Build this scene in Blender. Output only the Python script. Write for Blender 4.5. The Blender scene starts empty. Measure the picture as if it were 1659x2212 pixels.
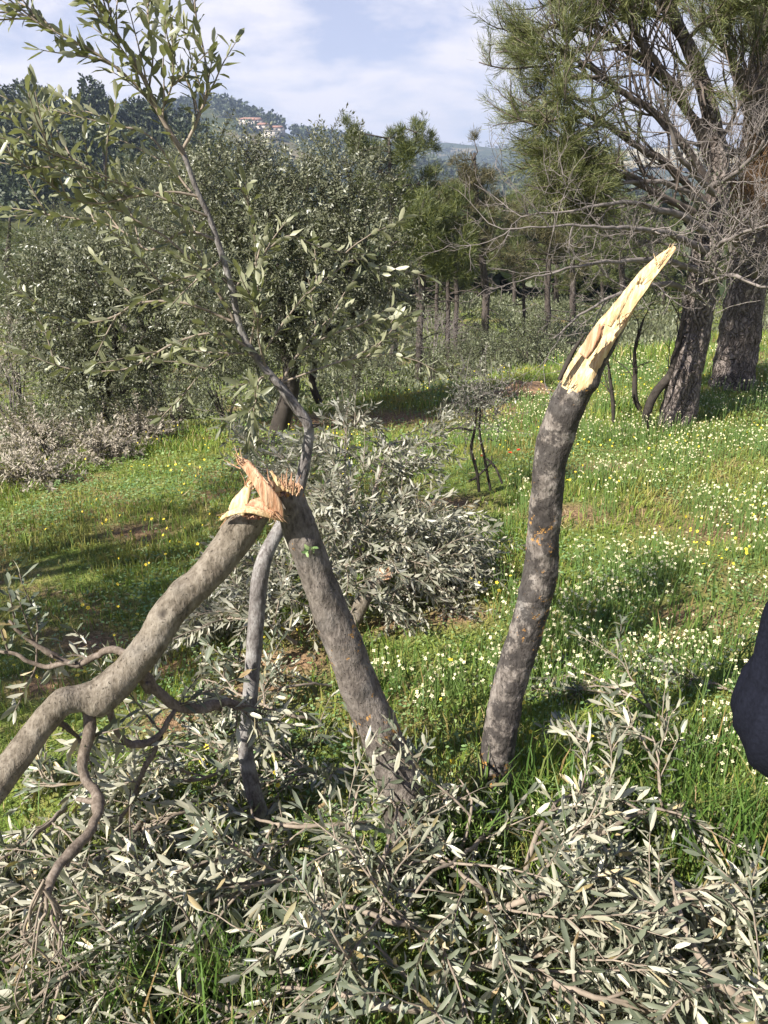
import bpy, math, random
import numpy as np
from mathutils import noise as mnoise, Vector

rng = np.random.default_rng(7)
random.seed(7)
scene = bpy.context.scene
COL = scene.collection

# ------------------------------------------------------------------ camera
PITCH = math.radians(22.9)
EYE = np.array([0.0, 0.0, 1.6])
cam_d = bpy.data.cameras.new('camera')
cam_d.sensor_fit = 'VERTICAL'
cam_d.sensor_height = 24.0
cam_d.sensor_width = 18.0
cam_d.lens = 24.0 * 0.755
cam_d.clip_start = 0.02
cam_d.clip_end = 9000
cam = bpy.data.objects.new('camera', cam_d)
COL.objects.link(cam)
cam.location = EYE
cam.rotation_euler = (math.pi / 2 - PITCH, 0, 0)
scene.camera = cam
FW = np.array([0, math.cos(PITCH), -math.sin(PITCH)])
UP = np.array([0, math.sin(PITCH), math.cos(PITCH)])
RT = np.array([1.0, 0, 0])
FPX = 1670.0

# ------------------------------------------------------------------ sky
SUN_EL = math.radians(42)
SUN_H = (-0.80, -0.60)
S = np.array([SUN_H[0] * math.cos(SUN_EL), SUN_H[1] * math.cos(SUN_EL), math.sin(SUN_EL)])
world = bpy.data.worlds.new('World')
scene.world = world
world.use_nodes = True
wn, wl = world.node_tree.nodes, world.node_tree.links
bg = wn['Background']
sky = wn.new('ShaderNodeTexSky')
sky.sky_type = 'NISHITA'
sky.sun_disc = False
sky.sun_elevation = SUN_EL
sky.sun_rotation = math.atan2(S[0], S[1])
sky.altitude = 300
sky.air_density = 1.0
sky.dust_density = 0.5
sky.ozone_density = 3.0
bg.inputs['Strength'].default_value = 0.05
tc = wn.new('ShaderNodeTexCoord')
sep = wn.new('ShaderNodeSeparateXYZ')
wl.new(tc.outputs['Generated'], sep.inputs[0])
zadd = wn.new('ShaderNodeMath'); zadd.operation = 'ADD'; zadd.inputs[1].default_value = 0.22
wl.new(sep.outputs['Z'], zadd.inputs[0])
zmax = wn.new('ShaderNodeMath'); zmax.operation = 'MAXIMUM'; zmax.inputs[1].default_value = 0.05
wl.new(zadd.outputs[0], zmax.inputs[0])
dx = wn.new('ShaderNodeMath'); dx.operation = 'DIVIDE'
dy = wn.new('ShaderNodeMath'); dy.operation = 'DIVIDE'
wl.new(sep.outputs['X'], dx.inputs[0]); wl.new(zmax.outputs[0], dx.inputs[1])
wl.new(sep.outputs['Y'], dy.inputs[0]); wl.new(zmax.outputs[0], dy.inputs[1])
comb = wn.new('ShaderNodeCombineXYZ')
wl.new(dx.outputs[0], comb.inputs[0]); wl.new(dy.outputs[0], comb.inputs[1])
cn = wn.new('ShaderNodeTexNoise')
cn.inputs['Scale'].default_value = 2.1
cn.inputs['Detail'].default_value = 7
cn.inputs['Roughness'].default_value = 0.60
cn.inputs['Distortion'].default_value = 0.25
wl.new(comb.outputs[0], cn.inputs['Vector'])
cr_ = wn.new('ShaderNodeValToRGB')
cr_.color_ramp.elements[0].position = 0.38
cr_.color_ramp.elements[0].color = (0.36, 0.36, 0.36, 1)
cr_.color_ramp.elements[1].position = 0.57
cr_.color_ramp.elements[1].color = (0.95, 0.95, 0.95, 1)
wl.new(cn.outputs['Fac'], cr_.inputs[0])
mixc = wn.new('ShaderNodeMix'); mixc.data_type = 'RGBA'
zr = wn.new('ShaderNodeMapRange'); zr.interpolation_type = 'SMOOTHSTEP'
zr.inputs[1].default_value = 0.26; zr.inputs[2].default_value = 0.55
zr.inputs[3].default_value = 1.0; zr.inputs[4].default_value = 0.06
wl.new(sep.outputs['Z'], zr.inputs[0])
cm = wn.new('ShaderNodeMath'); cm.operation = 'MULTIPLY'
wl.new(cr_.outputs[0], cm.inputs[0]); wl.new(zr.outputs[0], cm.inputs[1])
wl.new(cm.outputs[0], mixc.inputs[0])
tint = wn.new('ShaderNodeMix'); tint.data_type = 'RGBA'; tint.blend_type = 'MULTIPLY'
tint.inputs[0].default_value = 1.0
tint.inputs[7].default_value = (1.0, 0.91, 1.12, 1)
wl.new(sky.outputs[0], tint.inputs[6])
wl.new(tint.outputs[2], mixc.inputs[6])
mixc.inputs[7].default_value = (9.2, 8.8, 9.3, 1)
wl.new(mixc.outputs[2], bg.inputs['Color'])

# ------------------------------------------------------------------ sun
sd = bpy.data.lights.new('sun', 'SUN')
sd.energy = 5.0
sd.angle = math.radians(0.5)
sd.color = (1.0, 0.95, 0.87)
sun = bpy.data.objects.new('sun', sd)
COL.objects.link(sun)
sun.rotation_euler = Vector(S).to_track_quat('Z', 'Y').to_euler()
sun.location = (-20, -15, 30)

vs = scene.view_settings
vs.view_transform = 'Standard'
vs.look = 'None'
vs.exposure = 1.25
vs.gamma = 1.0
vs.use_curve_mapping = False
scene.render.engine = 'CYCLES'
scene.cycles.max_bounces = 6
scene.cycles.transparent_max_bounces = 4
scene.cycles.volume_bounces = 0
scene.cycles.use_denoising = True
scene.cycles.use_adaptive_sampling = True
scene.cycles.adaptive_threshold = 0.015


# ================================================================== helpers
def unit(v):
    v = np.asarray(v, float)
    return v / np.maximum(np.linalg.norm(v, axis=-1, keepdims=True), 1e-9)


def ray(px, py):
    return FW + RT * ((px - 829.5) / FPX) - UP * ((py - 1106.0) / FPX)


def P(px, py, Y):
    d = ray(px, py)
    return EYE + d * (Y / d[1])


def axial(p):
    return float((np.asarray(p) - EYE) @ FW)


# ---- terrain height
CREST1 = np.array([[-900, 150], [-300, 175], [0, 192], [120, 200], [250, 208], [400, 262], [520, 330], [640, 378], [760, 420], [900, 470], [1100, 560], [1700, 620], [2600, 600]], float)
CREST2 = np.array([[-900, 300], [0, 260], [300, 225], [440, 218], [500, 228], [560, 246], [640, 268], [740, 292], [850, 318], [950, 345], [1060, 372], [1200, 392], [1400, 400], [2600, 380]], float)
CREST3 = np.array([[-900, 330], [500, 330], [800, 312], [960, 308], [1060, 316], [1150, 312], [1260, 318], [1500, 320], [2600, 300]], float)


def crest_tab(c, R, dz):
    az, z = [], []
    for px, py in c:
        d = ray(px, py)
        az.append(math.atan2(d[0], d[1]))
        z.append(1.6 + R * d[2] / math.hypot(d[0], d[1]) - dz)
    return np.array(az), np.array(z)


LAY = [(230.0, 165.0, *crest_tab(CREST1, 230.0, 6.0)), (760.0, 380.0, *crest_tab(CREST2, 760.0, 8.0)), (1950.0, 950.0, *crest_tab(CREST3, 1950.0, 9.0))]


def smooth(t):
    t = np.clip(t, 0, 1)
    return t * t * (3 - 2 * t)


def bumps(x, y):
    return (0.03 * np.sin(1.7 * x + 0.6 * y + 0.4) * np.sin(1.1 * y - 0.5 * x) + 0.018 * np.sin(4.1 * x - 1.3 * y) * np.sin(3.3 * y + 2.0 * x))


def hgt(x, y):
    x = np.asarray(x, float); y = np.asarray(y, float)
    r = np.hypot(x, y)
    yy = np.clip(y, -30, 14)
    z = -0.07 * yy + 0.045 * 9 * np.tanh(x / 9)
    yE = np.clip(8.6 + 0.75 * x, 5.5, 13)
    d = np.maximum(y - yE, 0)
    z = z - 1.1 * (1 - np.exp(-d / 3.5)) - 6.9 * (1 - np.exp(-d / 75.0))
    z = z + bumps(x, y) * np.clip((16 - r) / 8, 0.15, 1)
    az = np.arctan2(x, y)
    for R, W, a, zc in LAY:
        H = np.interp(az, a, zc)
        f = smooth((r - (R - W)) / W) - 0.6 * smooth((r - R) / (R * 0.7))
        zl = z + (H - z) * f + np.sin(az * 37 + r * 0.02) * R * 0.004 * smooth((r - (R - W)) / W)
        z = np.where(f > 0, np.maximum(z, zl), z)
    return z


SOIL = []


def soil(x, y):
    x = np.asarray(x, float); y = np.asarray(y, float)
    s = np.zeros_like(x)
    for cx, cy, r in SOIL:
        s = np.maximum(s, np.exp(-(((x - cx) / 1.5) ** 2 + (y - cy) ** 2) / (r * r)))
    return s


def H(x, y):
    return float(hgt(x, y))


def G(px, py, lift=0.0):
    """point where the line of sight through a pixel meets the ground"""
    d = ray(px, py)
    t, step = 0.4, 0.05
    while t < 3000:
        p = EYE + d * t
        if p[2] < H(p[0], p[1]) + lift:
            break
        t += step
        step = max(0.05, t * 0.01)
    lo, hi = t - step, t
    for _ in range(18):
        m = (lo + hi) / 2
        p = EYE + d * m
        if p[2] < H(p[0], p[1]) + lift:
            hi = m
        else:
            lo = m
    return EYE + d * hi


for _px, _py, _r in [(200, 1390, .16), (340, 1440, .14), (620, 1430, .20), (560, 1490, .14), (690, 1360, .16), (850, 1350, .12), (720, 915, .55), (860, 905, .5), (960, 1090, .22), (1150, 880, .4), (1010, 870, .3), (1240, 1110, .2), (90, 1480, .12), (380, 1560, .12), (980, 1330, .14), (1480, 1330, .12), (1320, 1010, .2), (300, 1150, .2), (1560, 1150, .2)]:
    _g = G(_px, _py)
    SOIL.append((_g[0], _g[1], _r))


# ---- mesh building
def mesh(name, verts, faces, mat, parent=None, smooth_=True):
    """verts (n,3) world; faces list of int arrays (k,m)"""
    verts = np.asarray(verts, np.float32)
    me = bpy.data.meshes.new(name)
    off = np.array([0, 0, 0], np.float32)
    if parent is not None:
        q = parent
        while q is not None:
            off = off + np.array(q.location, np.float32)
            q = q.parent
    faces = [np.asarray(f, np.int32) for f in faces if len(f)]
    nl = sum(f.size for f in faces)
    nf = sum(len(f) for f in faces)
    me.vertices.add(len(verts))
    me.vertices.foreach_set('co', (verts - off).ravel())
    me.loops.add(nl)
    me.polygons.add(nf)
    me.loops.foreach_set('vertex_index', np.concatenate([f.ravel() for f in faces]))
    tot = np.concatenate([np.full(len(f), f.shape[1], np.int32) for f in faces])
    start = np.concatenate([[0], np.cumsum(tot)[:-1]]).astype(np.int32)
    me.polygons.foreach_set('loop_start', start)
    if smooth_:
        me.polygons.foreach_set('use_smooth', np.ones(nf, bool))
    me.update(calc_edges=True)
    me.validate()
    if isinstance(mat, (list, tuple)):
        for m in mat:
            me.materials.append(m)
    else:
        me.materials.append(mat)
    o = bpy.data.objects.new(name, me)
    COL.objects.link(o)
    if parent is not None:
        o.parent = parent
    return o


def tag(o, label=None, cat=None, group=None, kind=None):
    if label: o['label'] = label
    if cat: o['category'] = cat
    if group: o['group'] = group
    if kind: o['kind'] = kind
    return o


def thing(name, loc, label, cat, group=None):
    o = bpy.data.objects.new(name, None)
    o.empty_display_size = 0.1
    COL.objects.link(o)
    o.location = tuple(float(v) for v in loc)
    return tag(o, label, cat, group)


def copy_tree(o, parent=None):
    c = o.copy()
    COL.objects.link(c)
    c.parent = parent
    for ch in list(o.children):
        copy_tree(ch, c)
    return c


class Acc:
    """collects vertices and faces"""
    def __init__(self):
        self.v, self.f3, self.f4, self.n = [], [], [], 0

    def add(self, v, f3=None, f4=None):
        self.v.append(np.asarray(v, float).reshape(-1, 3))
        if f3 is not None and len(f3): self.f3.append(np.asarray(f3) + self.n)
        if f4 is not None and len(f4): self.f4.append(np.asarray(f4) + self.n)
        self.n += len(self.v[-1])

    def build(self, name, mat, parent=None, smooth_=True):
        if not self.v: return None
        fs = []
        if self.f3: fs.append(np.concatenate(self.f3))
        if self.f4: fs.append(np.concatenate(self.f4))
        return mesh(name, np.concatenate(self.v), fs, mat, parent, smooth_)


def curve(pts, step=None, n=None):
    """Catmull-Rom through pts (k,d), resampled evenly in xyz"""
    p = np.asarray(pts, float)
    if len(p) == 2:
        q = np.linspace(p[0], p[1], 12)
    else:
        e = np.vstack([2 * p[0] - p[1], p, 2 * p[-1] - p[-2]])
        t = np.linspace(0, 1, 12, endpoint=False)[:, None]
        out = []
        for i in range(len(p) - 1):
            a, b, c, d = e[i:i + 4]
            out.append(0.5 * (2 * b + (c - a) * t + (2 * a - 5 * b + 4 * c - d) * t ** 2 + (3 * b - a - 3 * c + d) * t ** 3))
        out.append(p[-1:])
        q = np.vstack(out)
    L = np.concatenate([[0], np.cumsum(np.linalg.norm(np.diff(q[:, :3], axis=0), axis=1))])
    if n is None:
        n = max(3, int(L[-1] / step) + 1)
    s = np.linspace(0, L[-1], n)
    return np.stack([np.interp(s, L, q[:, k]) for k in range(q.shape[1])], 1)


def frames(path):
    T = unit(np.gradient(path[:, :3], axis=0))
    a = np.array([0, 0, 1.0]) if abs(T[0][2]) < 0.8 else np.array([0, 1.0, 0])
    n = unit(np.cross(T[0], a))
    Ns = [n]
    for i in range(1, len(T)):
        n = n - T[i] * (n @ T[i])
        n = n / max(np.linalg.norm(n), 1e-9)
        Ns.append(n)
    N = np.array(Ns)
    return T, N, np.cross(T, N)


def tube(acc, path, radii, nseg=6, cap=True):
    path = np.asarray(path, float)[:, :3]
    n = len(path)
    T, N, B = frames(path)
    th = np.linspace(0, 2 * math.pi, nseg, endpoint=False)
    r = np.asarray(radii, float)[:, None, None]
    v = path[:, None, :] + r * (np.cos(th)[None, :, None] * N[:, None, :] + np.sin(th)[None, :, None] * B[:, None, :])
    i = np.arange(n - 1)[:, None] * nseg
    j = np.arange(nseg)[None, :]
    k = (j + 1) % nseg
    q = np.stack([i + j, i + k, i + nseg + k, i + nseg + j], -1).reshape(-1, 4)
    vv = v.reshape(-1, 3)
    f3 = None
    if cap:
        vv = np.vstack([vv, path[-1] + T[-1] * radii[-1] * 0.4])
        tip = len(vv) - 1
        b = (n - 1) * nseg
        f3 = np.stack([b + j[0], b + k[0], np.full(nseg, tip)], -1)
    acc.add(vv, f3, q)


def leaves(acc, Pt, D, N, L, W, fine=True, curl=0.12):
    n = len(Pt)
    if n == 0: return
    D = unit(D)
    N = unit(N - D * np.sum(N * D, 1, keepdims=True))
    R = np.cross(D, N)
    L = np.broadcast_to(np.asarray(L, float), (n,))[:, None]
    W = np.broadcast_to(np.asarray(W, float), (n,))[:, None]
    if fine:
        st = [(0.0, 0, 0.0), (0.30, 0.45, 0.16), (0.75, 0.43, 0.16), (1.0, 0, 0.0)]
        c = curl * rng.normal(0.6, 1.3, (n, 1))
        tw_ = rng.normal(0, .45, (n, 1))
        V = np.zeros((n, 8, 3))
        def at(t): return Pt + D * (L * t) - N * (L * c * t * t)
        V[:, 0] = at(0.0)
        for a, (t, w, fo) in zip((1, 4), st[1:3]):
            m = at(t)
            Rk, Nk = R, N
            if t > .5:
                Rk = R * np.cos(tw_) + N * np.sin(tw_); Nk = N * np.cos(tw_) - R * np.sin(tw_)
            V[:, a] = m - Rk * (W * w) + Nk * (W * fo * 0.8)
            V[:, a + 1] = m
            V[:, a + 2] = m + Rk * (W * w) + Nk * (W * fo * 0.8)
        V[:, 7] = at(1.0)
        b = np.arange(n)[:, None, None] * 8
        t3 = np.array([[0, 3, 2], [0, 2, 1], [5, 6, 7], [4, 5, 7]])
        t4 = np.array([[2, 3, 6, 5], [1, 2, 5, 4]])
        acc.add(V.reshape(-1, 3), (b + t3).reshape(-1, 3), (b + t4).reshape(-1, 4))
    else:
        V = np.zeros((n, 4, 3))
        V[:, 0] = Pt
        V[:, 1] = Pt + D * L * 0.5 + R * W * 0.5 + N * W * 0.12
        V[:, 2] = Pt + D * L - N * L * 0.1
        V[:, 3] = Pt + D * L * 0.5 - R * W * 0.5 + N * W * 0.12
        b = np.arange(n)[:, None, None] * 4
        acc.add(V.reshape(-1, 3), None, (b + np.array([[0, 1, 2, 3]])).reshape(-1, 4))


def rdir(n):
    return unit(rng.normal(size=(n, 3)))


def twig(wood, leaf, path, r0, r1, L=0.05, W=0.012, gap=0.02, droop=0.15, start=0.1, spread=(35, 70), fine=True, up=0.25, nseg=5, keep=0.92, flip=0.0):
    """a leafy shoot: thin stem with opposite pairs of leaves"""
    path = np.asarray(path, float)[:, :3]
    n = len(path)
    if wood is not None:
        tube(wood, path, np.linspace(r0, r1, n), nseg)
    Ls = np.concatenate([[0], np.cumsum(np.linalg.norm(np.diff(path, axis=0), axis=1))])
    s = np.arange(Ls[-1] * start, Ls[-1], gap)
    if len(s) == 0: return
    T, N, B = frames(path)
    ip = lambda A: np.stack([np.interp(s, Ls, A[:, k]) for k in range(3)], 1)
    p, t, nn, bb = ip(path), unit(ip(T)), unit(ip(N)), unit(ip(B))
    k = len(s)
    ph = (np.arange(k) * (math.pi / 2) + rng.normal(0, 0.35, k) + rng.uniform(0, 6.28))
    Pt, D, Nn = [], [], []
    for sg in (0, math.pi):
        a = ph + sg + rng.normal(0, 0.2, k)
        side = nn * np.cos(a)[:, None] + bb * np.sin(a)[:, None]
        an = np.radians(rng.uniform(spread[0], spread[1], k))[:, None]
        d = t * np.cos(an) + side * np.sin(an)
        m = t * np.sin(an) - side * np.cos(an)
        d = d + np.array([0, 0, -1.0]) * droop * rng.uniform(0.3, 1.6, (k, 1))
        m = m + rdir(k) * 0.45 + np.array([0, 0, 1.0]) * up
        ok = rng.random(k) < keep
        Pt.append(p[ok]); D.append(d[ok]); Nn.append(m[ok])
    # tip leaves
    Pt.append(np.repeat(path[-1:], 2, 0)); D.append(T[-1] + rdir(2) * 0.35); Nn.append(rdir(2) + np.array([0, 0, 1.0]))
    Pt = np.vstack(Pt); D = np.vstack(D); Nn = np.vstack(Nn)
    m = len(Pt)
    sz = rng.uniform(0.68, 1.15, m)
    if flip: Nn = np.where(rng.random((m, 1)) < flip, -Nn, Nn)
    leaves(leaf, Pt, D, Nn, L * sz, W * sz * rng.uniform(0.85, 1.2, m), fine)


def wander(p0, d, length, n=10, wob=0.25, grav=0.0):
    """a slightly crooked free path"""
    p = np.array(p0, float); d = unit(d)
    out = [p.copy()]
    st = length / (n - 1)
    for i in range(n - 1):
        d = unit(d + rng.normal(0, wob, 3) * 0.5 + np.array([0, 0, -grav]))
        p = p + d * st
        out.append(p.copy())
    return np.array(out)


def bare(w, p, d, ln, r, depth=2, n=6, wob=0.32, up=0.05):
    q = wander(p, d, ln, 9, wob, -up)
    tube(w, q, np.linspace(r, r * .35, 9), 5 if r > .006 else 4)
    if depth:
        T = unit(np.gradient(q, axis=0))
        for k in range(n):
            i = rng.integers(2, 9)
            bare(w, q[i], T[i] + rdir(1)[0] * 0.95, ln * rng.uniform(.3, .6), r * .55, depth - 1, max(2, n - 2), wob, up)


def pxpath(pts, Y=None):
    """pixel polyline [(px,py[,Y][,w])] -> world points + radius"""
    out = []
    for q in pts:
        if Y is None:
            px, py, yy = q[0], q[1], q[2]
            w = q[3] if len(q) > 3 else 4
        else:
            px, py, yy = q[0], q[1], Y
            w = q[2] if len(q) > 2 else 4
        p = P(px, py, yy)
        out.append([*p, 0.5 * w / FPX * axial(p)])
    return np.array(out)


def nz(p, s):
    return mnoise.noise(Vector((float(p[0]) * s, float(p[1]) * s, float(p[2]) * s)))


def trunk(name, pts, bark, parent, nseg=36, step=0.012, rough=0.05, knots=(), plane=None, wood=None, endname='broken_end', jag=0.01, split=None, startcap=False):
    """A limb with modelled bark relief.
    plane=(q,n): the top is broken off along that plane; the break is a separate splintered mesh.
    split=(dir, s0, s1, edge): from s0 on, the side facing dir is torn away down to the wood."""
    c = curve(pts, step=step)
    n = len(c)
    T, N, B = frames(c)
    th = np.linspace(0, 2 * math.pi, nseg, endpoint=False)
    rad = c[:, 3]
    sl = np.concatenate([[0], np.cumsum(np.linalg.norm(np.diff(c[:, :3], axis=0), axis=1))])
    V = np.zeros((n, nseg, 3))
    seed = random.uniform(0, 50)
    for i in range(n):
        for j in range(nseg):
            d = N[i] * math.cos(th[j]) + B[i] * math.sin(th[j])
            q = c[i, :3] + d * rad[i]
            k = nz(q + seed, 7) * 1.4 + nz(q + seed, 22) * 0.7 + nz(q + seed, 70) * 0.5 + nz(q + seed, 150) * 0.25
            rr = rad[i] * (1 + rough * k)
            for (kp, ka, ks) in knots:
                dd = np.sum((q - kp) ** 2)
                if dd < 9 * ks * ks:
                    rr += ka * math.exp(-dd / (2 * ks * ks))
            V[i, j] = c[i, :3] + d * rr
    torn = np.zeros((n, nseg), bool)
    scar = np.zeros((n, nseg))
    for (kp, ka, ks) in knots:
        dd = np.sum((V - np.array(kp)) ** 2, -1)
        scar = np.maximum(scar, (1.25 if ka < 0 else .55) * np.exp(-dd / (2 * (ks * (.75 if ka < 0 else .45)) ** 2)))
    if split is not None:
        sdir, s0, s1, prof = split
        for i in range(n):
            if sl[i] <= s0: continue
            u = (sl[i] - s0) / (sl[-1] - s0)
            nd = unit(sdir - T[i] * (sdir @ T[i]))
            lat = np.cross(T[i], nd)
            lim = rad[i] * np.interp(u, prof[0], prof[1])
            for j in range(nseg):
                w = V[i, j] - c[i, :3]
                a, l = w @ nd, w @ lat
                lj = lim + rad[i] * (0.10 * nz((l * 90 + 3, sl[i] * 5, 2.0), 1) + 0.06 * nz((l * 260, sl[i] * 9, 7.0), 1))
                if a > lj:
                    V[i, j] = V[i, j] - nd * (a - lj)
                if a > lj - .22 * rad[i] * min(1, u * 9):
                    torn[i, j] = True
            if sl[i] > s1 + rad[i] * 0.0:
                torn[i, :] = True
    if plane is not None:
        q, nrm = plane
        t = T[-1]
        m = min(n - 1, max(4, int(3 * rad[-1] / step)))
        sh = -((V[-1] - q) @ nrm) / (t @ nrm)
        sh = np.clip(sh, -3 * rad[-1], 3 * rad[-1]) + np.array([jag * (nz((math.cos(a) * 3, math.sin(a) * 3, seed), 1.0) * 1.5 + rng.normal(0, 0.4)) for a in th])
        for k in range(m):
            f = ((k + 1) / m)
            V[n - m + k] += t[None, :] * (sh * f)[:, None]
    vv = V.reshape(-1, 3)
    i = np.arange(n - 1)[:, None] * nseg
    j = np.arange(nseg)[None, :]
    k = (j + 1) % nseg
    q4 = np.stack([i + j, i + k, i + nseg + k, i + nseg + j], -1).reshape(-1, 4)
    tf = torn.reshape(-1)[q4].sum(1) >= 3
    cap = np.stack([(n - 1) * nseg + j[0], (n - 1) * nseg + k[0], np.full(nseg, len(vv))], -1)
    if plane is None:
        vv = np.vstack([vv, c[-1, :3] + T[-1] * rad[-1] * 0.35])
    ob = mesh(name, vv, [q4[~tf]] + ([cap] if plane is None and split is None else []), bark, parent)
    sa_ = ob.data.attributes.new('scar', 'FLOAT', 'POINT')
    sv = np.zeros(len(ob.data.vertices), np.float32); sv[:n * nseg] = np.clip(scar, 0, 1).ravel()
    sa_.data.foreach_set('value', sv)
    if split is not None:
        mesh('split_wood', vv, [q4[tf], cap], wood, ob)
    if plane is not None:
        rim = V[-1]
        ctr = rim.mean(0)
        rings = [rim + t * 0.0]
        for f in (0.9, 0.7, 0.45, 0.2):
            ring = ctr + (rim - ctr) * f
            ring = ring + t[None, :] * np.array([jag * rng.normal(0.1, 0.9) for _ in range(nseg)])[:, None]
            rings.append(ring)
        W = np.vstack(rings + [ctr[None, :]])
        fq, ft = [], []
        for a in range(len(rings) - 1):
            for b in range(nseg):
                b2 = (b + 1) % nseg
                fq.append([a * nseg + b, a * nseg + b2, (a + 1) * nseg + b2, (a + 1) * nseg + b])
        la = (len(rings) - 1) * nseg
        for b in range(nseg):
            ft.append([la + b, la + (b + 1) % nseg, len(W) - 1])
        mesh(endname, W, [np.array(fq), np.array(ft)], wood, ob, smooth_=False)
    return ob, c


def splinter(pts, thick, facing, mat, parent, name='splinter', nseg=18, fuzz=0.12):
    """torn strip of wood: flattened section, grooved along its length"""
    c = curve(pts, step=0.004)
    T = unit(np.gradient(c[:, :3], axis=0))
    seed = random.uniform(0, 99)
    th = np.linspace(0, 2 * math.pi, nseg, endpoint=False)
    n = len(c)
    V = np.zeros((n, nseg, 3))
    for i in range(n):
        nd = unit(facing - T[i] * (facing @ T[i]))
        lat = np.cross(T[i], nd)
        for j in range(nseg):
            g = 1 + fuzz * (1.8 * mnoise.noise(Vector((math.cos(th[j]) * 3.1, math.sin(th[j]) * 3.1, seed + i * 0.03))) + rng.normal(0, 0.12))
            tt = min(thick, c[i, 3] * 0.9)
            V[i, j] = c[i, :3] + lat * (c[i, 3] * math.cos(th[j]) * g) + nd * (tt * math.sin(th[j]) * (1 + 2.2 * (g - 1)))
    # frayed tip
    V[-1] += T[-1][None, :] * (rng.uniform(-0.006, 0.01, nseg))[:, None]
    vv = np.vstack([V.reshape(-1, 3), c[-1, :3], c[0, :3]])
    i = np.arange(n - 1)[:, None] * nseg
    j = np.arange(nseg)[None, :]
    k = (j + 1) % nseg
    q4 = np.stack([i + j, i + k, i + nseg + k, i + nseg + j], -1).reshape(-1, 4)
    t3 = np.vstack([np.stack([(n - 1) * nseg + j[0], (n - 1) * nseg + k[0], np.full(nseg, n * nseg)], -1),
                    np.stack([k[0], j[0], np.full(nseg, n * nseg + 1)], -1)])
    return mesh(name, vv, [q4, t3], mat, parent)


# ================================================================== materials
def newmat(name):
    m = bpy.data.materials.new(name)
    m.use_nodes = True
    nt = m.node_tree
    nt.nodes.clear()
    out = nt.nodes.new('ShaderNodeOutputMaterial')
    return m, nt.nodes, nt.links, out


def nnode(ns, t, **kw):
    n = ns.new(t)
    for k, v in kw.items():
        if k in n.inputs: n.inputs[k].default_value = v
        else: setattr(n, k, v)
    return n


def ramp(ns, ls, fac, stops):
    r = ns.new('ShaderNodeValToRGB')
    e = r.color_ramp.elements
    while len(e) > 1: e.remove(e[-1])
    e[0].position, e[0].color = stops[0][0], (*stops[0][1], 1)
    for p, c in stops[1:]:
        x = e.new(p); x.color = (*c, 1)
    ls.new(fac, r.inputs[0])
    return r.outputs[0]


def mixrgb(ns, ls, fac, a, b, mode='MIX'):
    m = ns.new('ShaderNodeMix'); m.data_type = 'RGBA'; m.blend_type = mode
    for i, v in ((0, fac), (6, a), (7, b)):
        if hasattr(v, 'is_linked') or isinstance(v, bpy.types.NodeSocket): ls.new(v, m.inputs[i])
        elif i == 0: m.inputs[0].default_value = v
        else: m.inputs[i].default_value = (*v, 1)
    return m.outputs[2]


def noise_tex(ns, ls, scale, detail=3, rough=0.55, vec=None, kind='Object', dist=0.0):
    t = ns.new('ShaderNodeTexNoise')
    t.inputs['Scale'].default_value = scale
    t.inputs['Detail'].default_value = detail
    t.inputs['Roughness'].default_value = rough
    t.inputs['Distortion'].default_value = dist
    if vec is None:
        c = ns.new('ShaderNodeTexCoord'); vec = c.outputs[kind]
    ls.new(vec, t.inputs['Vector'])
    return t.outputs['Fac']


def leafmat(name, tops, under, rough=0.42, trans=0.18, spec=0.5):
    m, ns, ls, out = newmat(name)
    geo = ns.new('ShaderNodeNewGeometry')
    top = ramp(ns, ls, geo.outputs['Random Per Island'], tops)
    un = ramp(ns, ls, geo.outputs['Random Per Island'], under)
    col = mixrgb(ns, ls, geo.outputs['Backfacing'], top, un)
    b = nnode(ns, 'ShaderNodeBsdfPrincipled', Roughness=rough)
    b.inputs['Specular IOR Level'].default_value = spec
    ls.new(col, b.inputs['Base Color'])
    t = ns.new('ShaderNodeBsdfTranslucent')
    tcol = mixrgb(ns, ls, 1.0, col, (0.9, 1.0, 0.45), 'MULTIPLY')
    ls.new(tcol, t.inputs['Color'])
    mx = ns.new('ShaderNodeMixShader'); mx.inputs[0].default_value = trans
    ls.new(b.outputs[0], mx.inputs[1]); ls.new(t.outputs[0], mx.inputs[2])
    ls.new(mx.outputs[0], out.inputs[0])
    return m


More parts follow.
